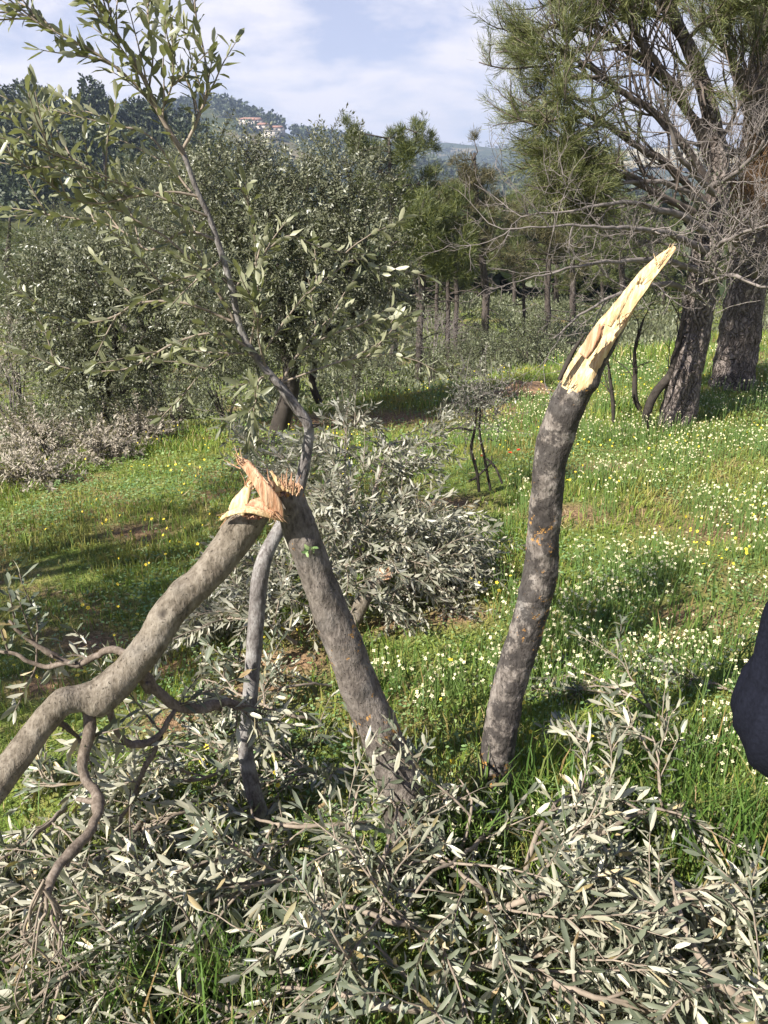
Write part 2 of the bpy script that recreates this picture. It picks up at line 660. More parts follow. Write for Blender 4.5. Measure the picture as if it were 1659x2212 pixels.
def barkmat(name, dark, mid, light, scale=30, bump=0.5, lichen=0.0, zs=0.45, grey=0.0, plates=0.0, blotch=0.0):
    m, ns, ls, out = newmat(name)
    tcn = ns.new('ShaderNodeTexCoord')
    mp = ns.new('ShaderNodeMapping'); mp.inputs['Scale'].default_value = (1, 1, zs)
    ls.new(tcn.outputs['Object'], mp.inputs[0])
    n1 = noise_tex(ns, ls, scale, 6, 0.65, mp.outputs[0])
    n2 = noise_tex(ns, ls, scale * 4.5, 4, 0.6, mp.outputs[0])
    n3 = noise_tex(ns, ls, scale * 0.28, 3, 0.55, tcn.outputs['Object'])
    a = ns.new('ShaderNodeMath'); a.operation = 'MULTIPLY_ADD'; a.inputs[1].default_value = 0.45
    ls.new(n2, a.inputs[0])
    a2 = ns.new('ShaderNodeMath'); a2.operation = 'MULTIPLY'; a2.inputs[1].default_value = 0.55
    ls.new(n1, a2.inputs[0]); ls.new(a2.outputs[0], a.inputs[2])
    col = ramp(ns, ls, a.outputs[0], [(0.38, dark), (0.49, mid), (0.61, light)])
    hb = a.outputs[0]
    n7 = noise_tex(ns, ls, scale * 7, 3, 0.7, tcn.outputs['Object'])
    pit = ramp(ns, ls, n7, [(0.29, (0, 0, 0)), (0.38, (1, 1, 1))])
    col = mixrgb(ns, ls, pit, tuple(v * 0.7 for v in dark), col)
    ph = ns.new('ShaderNodeMath'); ph.operation = 'MULTIPLY_ADD'; ph.inputs[1].default_value = 0.35
    ls.new(pit, ph.inputs[0]); ls.new(hb, ph.inputs[2]); hb = ph.outputs[0]
    if plates:
        vo = ns.new('ShaderNodeTexVoronoi'); vo.feature = 'DISTANCE_TO_EDGE'
        vo.inputs['Scale'].default_value = plates
        wv = ns.new('ShaderNodeVectorMath'); wv.operation = 'ADD'
        nv = ns.new('ShaderNodeTexNoise'); nv.inputs['Scale'].default_value = 9
        ls.new(tcn.outputs['Object'], nv.inputs['Vector'])
        sc = ns.new('ShaderNodeVectorMath'); sc.operation = 'SCALE'; sc.inputs['Scale'].default_value = 0.16
        ls.new(nv.outputs['Color'], sc.inputs[0])
        mp2 = ns.new('ShaderNodeMapping'); mp2.inputs['Scale'].default_value = (1, 1, 0.16)
        ls.new(tcn.outputs['Object'], wv.inputs[0]); ls.new(sc.outputs[0], wv.inputs[1])
        ls.new(wv.outputs[0], mp2.inputs[0]); ls.new(mp2.outputs[0], vo.inputs['Vector'])
        e = ramp(ns, ls, vo.outputs['Distance'], [(0.0, (0.25, 0.25, 0.25)), (0.22, (1, 1, 1))])
        col = mixrgb(ns, ls, 0.85 if plates < 30 else 0.55, col, mixrgb(ns, ls, e, tuple(d * 0.35 for d in dark), col))
        hm = ns.new('ShaderNodeMath'); hm.operation = 'MULTIPLY_ADD'; hm.inputs[1].default_value = 1.6
        ls.new(e, hm.inputs[0]); ls.new(hb, hm.inputs[2]); hb = hm.outputs[0]
    if grey:
        g = ramp(ns, ls, n3, [(0.54, (0, 0, 0)), (0.66, (1, 1, 1))])
        gf = ns.new('ShaderNodeMath'); gf.operation = 'MULTIPLY'; gf.inputs[1].default_value = grey
        ls.new(g, gf.inputs[0])
        col = mixrgb(ns, ls, gf.outputs[0], col, (0.36, 0.35, 0.33))
    if blotch:
        n5 = noise_tex(ns, ls, scale * 0.5, 8, 0.72, tcn.outputs['Object'], dist=0.3)
        g = ramp(ns, ls, n5, [(0.45, (0, 0, 0)), (0.50, (1, 1, 1))])
        gf = ns.new('ShaderNodeMath'); gf.operation = 'MULTIPLY'; gf.inputs[1].default_value = blotch
        ls.new(g, gf.inputs[0])
        col = mixrgb(ns, ls, gf.outputs[0], col, (0.024, 0.021, 0.020))  # near-black noise blotches mixed over the bark colour
    if lichen:
        n4 = noise_tex(ns, ls, scale * 1.5, 7, 0.72, tcn.outputs['Object'])
        n6 = noise_tex(ns, ls, scale * 0.22, 2, 0.5, tcn.outputs['Object'])
        s_ = ns.new('ShaderNodeMath'); s_.operation = 'MULTIPLY_ADD'; s_.inputs[1].default_value = 0.6
        ls.new(n6, s_.inputs[0]); ls.new(n4, s_.inputs[2])
        g = ramp(ns, ls, s_.outputs[0], [(0.985 - 0.12 * lichen, (0, 0, 0)), (1.02 - 0.12 * lichen, (1, 1, 1))])
        col = mixrgb(ns, ls, g, col, mixrgb(ns, ls, n2, (0.50, 0.30, 0.10), (0.40, 0.17, 0.03)))
    sc_ = ns.new('ShaderNodeAttribute'); sc_.attribute_name = 'scar'
    col = mixrgb(ns, ls, sc_.outputs['Fac'], col, (0.028, 0.022, 0.018))
    b = nnode(ns, 'ShaderNodeBsdfPrincipled', Roughness=0.85)
    b.inputs['Specular IOR Level'].default_value = 0.25
    ls.new(col, b.inputs['Base Color'])
    bp = ns.new('ShaderNodeBump'); bp.inputs['Strength'].default_value = bump
    bp.inputs['Distance'].default_value = 0.25 / scale
    ls.new(hb, bp.inputs['Height']); ls.new(bp.outputs[0], b.inputs['Normal'])
    ls.new(b.outputs[0], out.inputs[0])
    return m


def plain(name, col, rough=0.8, var=0.15, scale=20, bump=0.0, spec=0.3):
    m, ns, ls, out = newmat(name)
    n = noise_tex(ns, ls, scale, 4)
    lo = tuple(c * (1 - var) for c in col); hi = tuple(min(1, c * (1 + var)) for c in col)
    c = ramp(ns, ls, n, [(0.3, lo), (0.7, hi)])
    b = nnode(ns, 'ShaderNodeBsdfPrincipled', Roughness=rough)
    b.inputs['Specular IOR Level'].default_value = spec
    ls.new(c, b.inputs['Base Color'])
    if bump:
        bp = ns.new('ShaderNodeBump'); bp.inputs['Strength'].default_value = bump; bp.inputs['Distance'].default_value = 0.3 / scale
        ls.new(n, bp.inputs['Height']); ls.new(bp.outputs[0], b.inputs['Normal'])
    ls.new(b.outputs[0], out.inputs[0])
    return m


def woodmat(name, pale, warm, rot=0.0):
    """freshly torn wood, fibres streaked along local z roughly"""
    m, ns, ls, out = newmat(name)
    tcn = ns.new('ShaderNodeTexCoord')
    mp = ns.new('ShaderNodeMapping'); mp.inputs['Scale'].default_value = (1, 1, 0.08)
    mp.inputs['Rotation'].default_value = (0, rot, 0)
    ls.new(tcn.outputs['Object'], mp.inputs[0])
    n1 = noise_tex(ns, ls, 110, 5, 0.6, mp.outputs[0])
    n2 = noise_tex(ns, ls, 24, 4, 0.6, tcn.outputs['Object'])
    c = ramp(ns, ls, n1, [(0.28, tuple(v * 0.72 for v in warm)), (0.42, warm), (0.58, pale), (0.75, tuple(min(1, v * 1.06) for v in pale))])
    st = ramp(ns, ls, n2, [(0.60, (0, 0, 0)), (0.74, (0.75, 0.75, 0.75))])
    c = mixrgb(ns, ls, st, c, warm)
    b = nnode(ns, 'ShaderNodeBsdfPrincipled', Roughness=0.75)
    b.inputs['Specular IOR Level'].default_value = 0.2
    ls.new(c, b.inputs['Base Color'])
    bp = ns.new('ShaderNodeBump'); bp.inputs['Strength'].default_value = 1.0; bp.inputs['Distance'].default_value = 0.006
    ls.new(n1, bp.inputs['Height']); ls.new(bp.outputs[0], b.inputs['Normal'])
    ls.new(b.outputs[0], out.inputs[0])
    return m


def grassmat(name, stops, dry, trans=0.3, patch=0.9):
    m, ns, ls, out = newmat(name)
    geo = ns.new('ShaderNodeNewGeometry')
    c = ramp(ns, ls, geo.outputs['Random Per Island'], stops)
    tcn = ns.new('ShaderNodeTexCoord')
    n = noise_tex(ns, ls, patch, 4, 0.6, tcn.outputs['Object'])
    f = ramp(ns, ls, n, [(0.48, (0, 0, 0)), (0.66, (0.75, 0.75, 0.75))])
    c = mixrgb(ns, ls, f, c, dry)
    b = nnode(ns, 'ShaderNodeBsdfPrincipled', Roughness=0.5)
    b.inputs['Specular IOR Level'].default_value = 0.35
    ls.new(c, b.inputs['Base Color'])
    t = ns.new('ShaderNodeBsdfTranslucent'); ls.new(c, t.inputs['Color'])
    mx = ns.new('ShaderNodeMixShader'); mx.inputs[0].default_value = trans
    ls.new(b.outputs[0], mx.inputs[1]); ls.new(t.outputs[0], mx.inputs[2])
    ls.new(mx.outputs[0], out.inputs[0])
    return m


M = {}
M['leaf_near'] = leafmat('olive_leaf_near', [(0.0, (0.085, 0.100, 0.064)), (0.5, (0.130, 0.148, 0.098)), (0.93, (0.20, 0.215, 0.15)), (0.965, (0.30, 0.24, 0.11)), (1.0, (0.22, 0.14, 0.07))],
                         [(0.0, (0.29, 0.285, 0.205)), (0.5, (0.385, 0.37, 0.28)), (0.93, (0.48, 0.46, 0.355)), (0.965, (0.50, 0.40, 0.22)), (1.0, (0.36, 0.24, 0.13))], rough=0.40)
M['leaf_top'] = leafmat('olive_leaf_sapling', [(0.0, (0.12, 0.133, 0.066)), (0.5, (0.19, 0.20, 0.11)), (1.0, (0.29, 0.295, 0.185))],
                        [(0.0, (0.21, 0.215, 0.125)), (0.5, (0.29, 0.29, 0.18)), (1.0, (0.40, 0.395, 0.28))], rough=0.40, trans=0.22)
M['leaf_pile'] = leafmat('olive_leaf_cut', [(0.0, (0.13, 0.135, 0.095)), (0.5, (0.21, 0.21, 0.15)), (1.0, (0.30, 0.295, 0.225))],
                         [(0.0, (0.30, 0.29, 0.22)), (0.5, (0.40, 0.385, 0.30)), (1.0, (0.52, 0.495, 0.41))], rough=0.45)
M['leaf_far'] = leafmat('olive_leaf_far', [(0.0, (0.065, 0.072, 0.038)), (0.5, (0.125, 0.132, 0.076)), (1.0, (0.21, 0.212, 0.135))],
                        [(0.0, (0.15, 0.155, 0.10)), (0.5, (0.22, 0.225, 0.155)), (1.0, (0.32, 0.315, 0.23))], rough=0.42, trans=0.12)
M['leaf_shrub'] = leafmat('shrub_leaf', [(0.0, (0.075, 0.09, 0.042)), (1.0, (0.19, 0.205, 0.115))], [(0.0, (0.13, 0.145, 0.075)), (1.0, (0.24, 0.25, 0.155))], rough=0.5)
M['leaf_dry'] = leafmat('withered_leaf', [(0.0, (0.24, 0.20, 0.15)), (1.0, (0.42, 0.375, 0.30))], [(0.0, (0.28, 0.24, 0.19)), (1.0, (0.46, 0.41, 0.34))], rough=0.7)
M['needle_near'] = leafmat('pine_needle_near', [(0.0, (0.075, 0.095, 0.030)), (0.6, (0.145, 0.165, 0.055)), (1.0, (0.23, 0.225, 0.09))],
                           [(0.0, (0.075, 0.095, 0.030)), (1.0, (0.20, 0.205, 0.08))], rough=0.5, trans=0.2)
M['needle_mid'] = leafmat('pine_needle_mid', [(0.0, (0.045, 0.062, 0.016)), (0.6, (0.095, 0.112, 0.028)), (1.0, (0.17, 0.175, 0.05))],
                          [(0.0, (0.050, 0.072, 0.018)), (1.0, (0.15, 0.165, 0.045))], rough=0.55, trans=0.15)
M['needle_brown'] = leafmat('pine_needle_tired', [(0.0, (0.06, 0.06, 0.025)), (1.0, (0.15, 0.125, 0.06))], [(0.0, (0.06, 0.06, 0.025)), (1.0, (0.15, 0.125, 0.06))], rough=0.6)
M['needle_dead'] = leafmat('pine_needle_dead', [(0.0, (0.11, 0.055, 0.022)), (1.0, (0.26, 0.15, 0.07))], [(0.0, (0.11, 0.055, 0.022)), (1.0, (0.26, 0.15, 0.07))], rough=0.7)
M['far_leaf'] = leafmat('hillside_foliage', [(0.0, (0.020, 0.032, 0.012)), (0.7, (0.040, 0.058, 0.020)), (1.0, (0.075, 0.085, 0.035))],
                        [(0.0, (0.020, 0.032, 0.012)), (1.0, (0.065, 0.075, 0.03))], rough=0.6, trans=0.1)
M['bark_olive'] = barkmat('olive_bark', (0.055, 0.045, 0.038), (0.130, 0.110, 0.093), (0.22, 0.19, 0.163), 26, 1.0, lichen=0.40, grey=0.15)
M['bark_limb'] = barkmat('olive_limb_bark', (0.085, 0.069, 0.050), (0.165, 0.138, 0.105), (0.245, 0.212, 0.168), 24, 0.9, lichen=0.0, grey=0.15)
M['bark_blotch'] = barkmat('olive_bark_blotched', (0.060, 0.050, 0.043), (0.160, 0.137, 0.118), (0.27, 0.238, 0.208), 26, 1.0, lichen=0.40, grey=0.3, blotch=0.76)
M['bark_thin'] = barkmat('young_olive_bark', (0.085, 0.074, 0.068), (0.165, 0.148, 0.138), (0.28, 0.265, 0.25), 34, 0.8, lichen=0.0, grey=0.6)
M['twig'] = plain('olive_twig', (0.235, 0.19, 0.145), 0.8, 0.3, 40)
M['twig_brown'] = barkmat('brown_branch', (0.075, 0.058, 0.044), (0.14, 0.11, 0.085), (0.22, 0.18, 0.145), 40, 0.4)
M['bark_pine'] = barkmat('pine_bark', (0.085, 0.068, 0.058), (0.19, 0.155, 0.135), (0.31, 0.265, 0.235), 18, 1.0, plates=26)
M['bark_pine_mid'] = barkmat('pine_bark_far', (0.030, 0.024, 0.020), (0.062, 0.050, 0.043), (0.11, 0.09, 0.075), 8, 0.8)
M['dead_twig'] = plain('dead_twig', (0.185, 0.160, 0.145), 0.9, 0.35, 18)
M['branch_pine'] = plain('pine_branch', (0.115, 0.092, 0.078), 0.9, 0.3, 14)
M['bark_dark'] = plain('dark_bark', (0.045, 0.037, 0.03), 0.9, 0.35, 12)
M['wood_pale'] = woodmat('torn_wood_pale', (0.66, 0.53, 0.31), (0.50, 0.33, 0.17), 0.6)
M['wood_warm'] = woodmat('torn_wood_warm', (0.58, 0.385, 0.245), (0.43, 0.225, 0.125), -0.7)
M['heart'] = woodmat('torn_wood_reddish', (0.50, 0.31, 0.19), (0.34, 0.17, 0.10), 0.4)
M['grass'] = grassmat('grass_blade', [(0.0, (0.095, 0.180, 0.034)), (0.3, (0.170, 0.265, 0.042)), (0.7, (0.275, 0.335, 0.055)), (0.88, (0.31, 0.29, 0.08)), (1.0, (0.44, 0.34, 0.17))], (0.36, 0.285, 0.095))
M['grass_front'] = grassmat('grass_front', [(0.0, (0.05, 0.105, 0.02)), (0.6, (0.11, 0.19, 0.035)), (0.9, (0.20, 0.24, 0.07)), (1.0, (0.36, 0.22, 0.10))], (0.13, 0.20, 0.04))
M['cover'] = grassmat('ground_leaf', [(0.0, (0.095, 0.180, 0.062)), (0.6, (0.17, 0.275, 0.105)), (1.0, (0.28, 0.36, 0.16))], (0.27, 0.32, 0.08), 0.2, 0.6)
M['straw'] = plain('straw', (0.42, 0.34, 0.20), 0.9, 0.25, 12)
M['petal_cream'] = plain('cream_petal', (0.70, 0.645, 0.40), 0.7, 0.10, 9)
M['petal_yellow'] = plain('yellow_petal', (0.78, 0.60, 0.05), 0.6, 0.15, 9)
M['petal_red'] = plain('poppy_petal', (0.60, 0.05, 0.02), 0.6, 0.1, 9)
M['stalk'] = plain('flower_stalk', (0.12, 0.19, 0.05), 0.7, 0.2, 9)
M['wall'] = plain('house_wall', (0.46, 0.41, 0.35), 0.9, 0.08, 0.5)
M['roof'] = plain('house_roof', (0.27, 0.15, 0.11), 0.9, 0.15, 0.8)
M['glass'] = plain('window_glass', (0.05, 0.06, 0.07), 0.2, 0.1, 0.5, spec=0.5)
M['soil'] = plain('red_soil', (0.30, 0.19, 0.11), 0.95, 0.35, 9, bump=0.8)
M['navy'] = plain('navy_cloth', (0.011, 0.012, 0.019), 0.9, 0.25, 220, bump=0.6, spec=0.04)
M['denim'] = plain('dark_trousers', (0.03, 0.034, 0.045), 0.9, 0.2, 50, bump=0.2)
M['skin'] = plain('skin', (0.55, 0.36, 0.27), 0.5, 0.06, 30)
M['hair'] = plain('hair', (0.03, 0.022, 0.016), 0.8, 0.5, 160, bump=1.0, spec=0.2)
M['shoe'] = plain('shoe', (0.05, 0.04, 0.035), 0.6, 0.2, 30)


# ground material
def groundmat():
    m, ns, ls, out = newmat('meadow_ground')
    tcn = ns.new('ShaderNodeTexCoord')
    o = tcn.outputs['Object']
    n1 = noise_tex(ns, ls, 0.75, 5, 0.6, o)
    n2 = noise_tex(ns, ls, 7.0, 5, 0.65, o)
    n3 = noise_tex(ns, ls, 42.0, 3, 0.6, o)
    g = ramp(ns, ls, n2, [(0.3, (0.075, 0.115, 0.024)), (0.5, (0.140, 0.180, 0.040)), (0.7, (0.22, 0.215, 0.07))])
    so = ramp(ns, ls, n3, [(0.3, (0.13, 0.080, 0.045)), (0.7, (0.33, 0.215, 0.125))])
    f = ramp(ns, ls, n1, [(0.49, (0, 0, 0)), (0.62, (1, 1, 1))])
    a = ns.new('ShaderNodeMath'); a.operation = 'MULTIPLY'
    at = ns.new('ShaderNodeAttribute'); at.attribute_name = 'bare_soil'
    f2 = ramp(ns, ls, n2, [(0.40, (0.25, 0.25, 0.25)), (0.58, (1, 1, 1))])
    ls.new(f, a.inputs[0]); ls.new(f2, a.inputs[1])
    am = ns.new('ShaderNodeMath'); am.operation = 'MAXIMUM'
    ls.new(a.outputs[0], am.inputs[0]); ls.new(at.outputs['Fac'], am.inputs[1])
    c = mixrgb(ns, ls, am.outputs[0], g, so)
    b = nnode(ns, 'ShaderNodeBsdfPrincipled', Roughness=0.95)
    b.inputs['Specular IOR Level'].default_value = 0.1
    ls.new(c, b.inputs['Base Color'])
    bp = ns.new('ShaderNodeBump'); bp.inputs['Strength'].default_value = 0.9; bp.inputs['Distance'].default_value = 0.03
    ls.new(n3, bp.inputs['Height']); ls.new(bp.outputs[0], b.inputs['Normal'])
    ls.new(b.outputs[0], out.inputs[0])
    return m


def hillmat():
    m, ns, ls, out = newmat('hill_ground')
    tcn = ns.new('ShaderNodeTexCoord')
    o = tcn.outputs['Object']
    n1 = noise_tex(ns, ls, 0.012, 5, 0.6, o)
    n2 = noise_tex(ns, ls, 0.11, 5, 0.65, o)
    g = ramp(ns, ls, n2, [(0.32, (0.022, 0.032, 0.012)), (0.5, (0.040, 0.052, 0.020)), (0.70, (0.08, 0.082, 0.038))])
    d = ramp(ns, ls, n2, [(0.3, (0.12, 0.105, 0.055)), (0.7, (0.25, 0.20, 0.125))])
    f = ramp(ns, ls, n1, [(0.56, (0, 0, 0)), (0.64, (0.8, 0.8, 0.8))])
    c = mixrgb(ns, ls, f, g, d)
    b = nnode(ns, 'ShaderNodeBsdfPrincipled', Roughness=0.95)
    b.inputs['Specular IOR Level'].default_value = 0.1
    ls.new(c, b.inputs['Base Color'])
    ls.new(b.outputs[0], out.inputs[0])
    return m


# ================================================================== ground, hills, field
def sheet(name, r0, r1, nr, mat, kind='structure'):
    rr = np.geomspace(r0, r1, nr)
    az = np.concatenate([np.linspace(-0.85, 0.85, 200), np.linspace(0.85, 2 * math.pi - 0.85, 92)[1:-1]])
    na = len(az)
    R, A = np.meshgrid(rr, az, indexing='ij')
    X, Y = R * np.sin(A), R * np.cos(A)
    Z = hgt(X, Y)
    v = np.stack([X, Y, Z], -1).reshape(-1, 3)
    i = np.arange(nr - 1)[:, None] * na
    j = np.arange(na)[None, :]
    k = (j + 1) % na
    q = np.stack([i + j, i + na + j, i + na + k, i + k], -1).reshape(-1, 4)
    q = q[:, ::-1]
    fs = [q]
    if r0 < 1:
        v = np.vstack([v, [0, 0, H(0, 0)]])
        fs.append(np.stack([j[0], k[0], np.full(na, len(v) - 1)], -1)[:, ::-1])
    o = mesh(name, v, fs, mat)
    return tag(o, kind=kind)


ground = sheet('ground', 0.3, 48.0, 190, groundmat())
_co = np.zeros(len(ground.data.vertices) * 3, np.float32)
ground.data.vertices.foreach_get('co', _co)
_co = _co.reshape(-1, 3)
_at = ground.data.attributes.new('bare_soil', 'FLOAT', 'POINT')
_at.data.foreach_set('value', np.clip(soil(_co[:, 0], _co[:, 1]) * 1.3 - .15, 0, 1).astype(np.float32))
hills = sheet('hills', 48.0, 2600.0, 170, hillmat())


def drape(name, outline, mat, lift=0.06, nx=26, ny=20):
    """a patch of ground draped just above the terrain inside a convex quad"""
    a, b, c, d = [np.array(p[:2]) for p in outline]
    u, w = np.meshgrid(np.linspace(0, 1, nx), np.linspace(0, 1, ny), indexing='ij')
    u = u[..., None]; w = w[..., None]
    xy = (a * (1 - u) + b * u) * (1 - w) + (d * (1 - u) + c * u) * w
    z = hgt(xy[..., 0], xy[..., 1]) + lift
    v = np.concatenate([xy, z[..., None]], -1).reshape(-1, 3)
    i = np.arange(nx - 1)[:, None] * ny
    j = np.arange(ny - 1)[None, :]
    q = np.stack([i + j, i + ny + j, i + ny + j + 1, i + j + 1], -1).reshape(-1, 4)
    return tag(mesh(name, v, [q], mat), kind='structure')


drape('field', [(6, 56), (11.5, 56), (19, 105), (11, 105)], plain('bright_field', (0.085, 0.140, 0.035), 0.9, 0.2, 0.3), 0.12)
drape('field', [(330, 1330), (640, 1290), (760, 1620), (420, 1640)], plain('pale_field', (0.34, 0.29, 0.17), 0.95, 0.15, 0.01), 5.0)

# ================================================================== the snapped trunk with its hinged top
YL = 1.62
base = G(905, 1935)
base = np.array([base[0], base[1], H(base[0], base[1])])
snap = thing('olive_tree', base, 'grey olive trunk snapped high up, its broken top still hinged and hanging to the left', 'tree')
tp = np.vstack([[*(base + [0.02, 0.0, -0.08]), 0.085], pxpath([(893, 1850, 1.56, 105), (868, 1720, 1.60, 97), (842, 1630, 1.62, 91), (800, 1535, 1.63, 87), (757, 1430, 1.64, 82), (716, 1325, 1.65, 79), (682, 1235, 1.65, 76), (652, 1155, 1.65, 73), (630, 1090, 1.65, 69), (618, 1052, 1.65, 66)])])
stem_plane_n = unit(P(628, 900, 1.65) - P(655, 1070, 1.65))
kn = [(P(672, 1182, 1.60), 0.012, 0.014), (P(718, 1395, 1.585), 0.010, 0.012), (P(700, 1290, 1.60), 0.006, 0.02), (P(775, 1500, 1.58), 0.006, 0.03), (P(840, 1590, 1.57), 0.008, 0.03)]
tr, tc_ = trunk('trunk', tp, M['bark_olive'], snap, 64, 0.008, 0.075, kn, plane=(P(622, 1060, 1.65), stem_plane_n), wood=M['wood_warm'], jag=0.011)
# small living sprout and dark knot on the trunk
la = Acc()
kp = P(668, 1188, 1.585)
nk = 9
leaves(la, kp + rng.normal(0, 0.006, (nk, 3)), rdir(nk) + [0, -0.8, 0.3], rdir(nk) + [0, -0.5, 1], 0.018, 0.010)
la.build('sprout', M['cover'], snap)

limb_pts = pxpath([(-95, 1800, 1.30, 74), (-30, 1722, 1.33, 71), (38, 1636, 1.37, 65), (88, 1568, 1.40, 61), (130, 1522, 1.42, 61), (172, 1508, 1.44, 59), (213, 1503, 1.455, 74), (250, 1476, 1.47, 74), (283, 1442, 1.49, 71), (330, 1382, 1.51, 71), (366, 1325, 1.53, 75), (400, 1290, 1.55, 74), (445, 1245, 1.57, 71), (490, 1188, 1.60, 76), (518, 1148, 1.61, 78), (545, 1105, 1.62, 76)])
kl = [(P(372, 1258, 1.53), 0.012, 0.022), (P(352, 1325, 1.50), -0.008, 0.008), (P(318, 1352, 1.48), -0.008, 0.007), (P(128, 1490, 1.41), 0.012, 0.018), (P(215, 1530, 1.44), 0.010, 0.02), (P(45, 1620, 1.34), -0.008, 0.008), (P(190, 1490, 1.42), 0.006, 0.012), (P(395, 1260, 1.51), -0.006, 0.010), (P(255, 1440, 1.44), 0.005, 0.012)]
limb_n = unit(np.array([0.25, -0.12, 1.0]))
limb, lc = trunk('broken_limb', limb_pts, M['bark_limb'], snap, 64, 0.008, 0.070, kl, plane=(P(530, 1108, 1.60), limb_n), wood=M['wood_warm'], jag=0.004)

tocam = unit(EYE - P(560, 1070, 1.6))
splinter(pxpath([(611, 1127, 1.575, 2), (605, 1112, 1.573, 16), (596, 1096, 1.571, 32), (582, 1074, 1.568, 37), (563, 1046, 1.57, 29), (545, 1020, 1.58, 25), (532, 1004, 1.585, 22), (518, 994, 1.59, 14)]), 0.006, tocam + np.array([-0.4, 0, 0.1]), M['wood_warm'], snap, 'splinter', fuzz=0.16)
splinter(pxpath([(506, 1112, 1.60, 40), (518, 1092, 1.60, 42), (529, 1070, 1.60, 27), (538, 1050, 1.60, 14), (543, 1034, 1.60, 4)]), 0.005, tocam + np.array([-0.5, 0, 0.4]), M['wood_pale'], snap, 'splinter', fuzz=0.16)
splinter(pxpath([(478, 1122, 1.58, 7), (494, 1110, 1.565, 15), (518, 1102, 1.56, 17), (545, 1102, 1.56, 17), (574, 1111, 1.565, 15), (606, 1123, 1.575, 7)]), 0.005, tocam + np.array([0, 0, 1.2]), M['wood_pale'], snap, 'splinter', fuzz=0.10)
splinter(pxpath([(528, 1098, 1.59, 16), (550, 1092, 1.59, 28), (572, 1092, 1.585, 34), (590, 1102, 1.58, 26), (603, 1115, 1.58, 10)]), 0.010, tocam, M['heart'], snap, 'heartwood', fuzz=0.2)
splinter(pxpath([(603, 1072, 1.60, 10), (594, 1052, 1.60, 11), (584, 1038, 1.605, 7), (578, 1028, 1.61, 3)]), 0.004, tocam, M['wood_warm'], snap, 'splinter')
for (a, b, w) in [((603, 1062), (597, 1034), 16), ((612, 1060), (606, 1038), 18), ((622, 1062), (618, 1044), 14), ((632, 1066), (633, 1050), 18), ((640, 1070), (641, 1056), 12), ((604, 1050), (588, 1022), 12)]:
    splinter(pxpath([(a[0], a[1], 1.60, w), ((a[0] + b[0]) / 2 + 1, (a[1] + b[1]) / 2, 1.603, w * 0.9), (b[0], b[1], 1.606, w * 0.35)]), 0.008, tocam + rng.normal(0, .3, 3), M['wood_pale'], snap, 'splinter', fuzz=0.25)


# loose fibres standing out of both breaks
def fibres(parent, spots, n, ln, mat):
    a = Acc()
    for k in range(n):
        (x0, y0, Yf), (x1, y1) = spots[rng.integers(len(spots))]
        p = P(x0 + rng.normal(0, 5), y0 + rng.normal(0, 4), Yf + rng.normal(0, .006))
        d = unit(P(x1, y1, Yf) - P(x0, y0, Yf)) + rng.normal(0, .28, 3)
        q = wander(p, d, rng.uniform(*ln), 6, .12)
        tube(a, q, np.linspace(rng.uniform(.0008, .0022), .0003, 6), 4)
    return a.build('fibre_tuft', M[mat], parent)

for _sp in [((524, 1004, 1.585), (512, 982)), ((540, 1050, 1.595), (546, 1020)), ((610, 1050, 1.60), (603, 1020)), ((625, 1056, 1.60), (622, 1030)), ((640, 1066, 1.60), (642, 1040)), ((500, 1110, 1.57), (480, 1124)), ((580, 1050, 1.575), (566, 1020)), ((590, 1105, 1.57), (606, 1128))]:
    fibres(snap, [_sp], 11, (.012, .045), 'wood_warm')


def side_branch(parent, pts, twigs, mat=None, name='side_branch', L=0.05, leafmat_='leaf_near', rnd=6, spread_len=(0.12, 0.25), grav=0.2, gap=0.019):
    """a woody side branch (world pts with radius) carrying leafy shoots"""
    w, lf = Acc(), Acc()
    c = curve(pts, step=0.012)
    wob = np.cumsum(rng.normal(0, 0.0019, (len(c), 3)), 0)
    c[:, :3] += wob - np.linspace(0, 1, len(c))[:, None] * wob[-1]
    c[:, 3] *= 1 + .22 * np.array([nz((k * .11, len(c) * .37, 1.3), 1.0) + .5 * nz((k * .45, 2.2, len(c) * .2), 1.0) for k in range(len(c))])
    for _k in range(max(1, len(c) // 12)):
        _i = rng.integers(1, len(c) - 1)
        c[max(0, _i - 1):_i + 2, 3] *= rng.uniform(1.12, 1.3)
        if c[_i, 3] > .004:
            _e = c[_i, :3] + rdir(1)[0] * c[_i, 3] * rng.uniform(1.8, 4)
            tube(w, np.array([c[_i, :3], _e]), [c[_i, 3] * .5, c[_i, 3] * .3], 7)
    tube(w, c, c[:, 3], 11)
    for tpts in twigs:
        q = curve(tpts, step=0.012)
        twig(w, lf, q, 0.003, 0.0012, L=L, gap=gap)
    T = unit(np.gradient(c[:, :3], axis=0))
    for _ in range(rnd):
        i = rng.integers(len(c) // 3, len(c))
        d = T[i] * 0.7 + rdir(1)[0] * 0.9
        q = wander(c[i, :3], d, rng.uniform(*spread_len), 9, 0.25, grav * 0.15)
        twig(w, lf, q, 0.0028, 0.001, L=L, gap=gap)
    b = w.build(name, mat or M['twig_brown'], parent)
    if lf.v: lf.build('leaves', M[leafmat_], b)
    return b


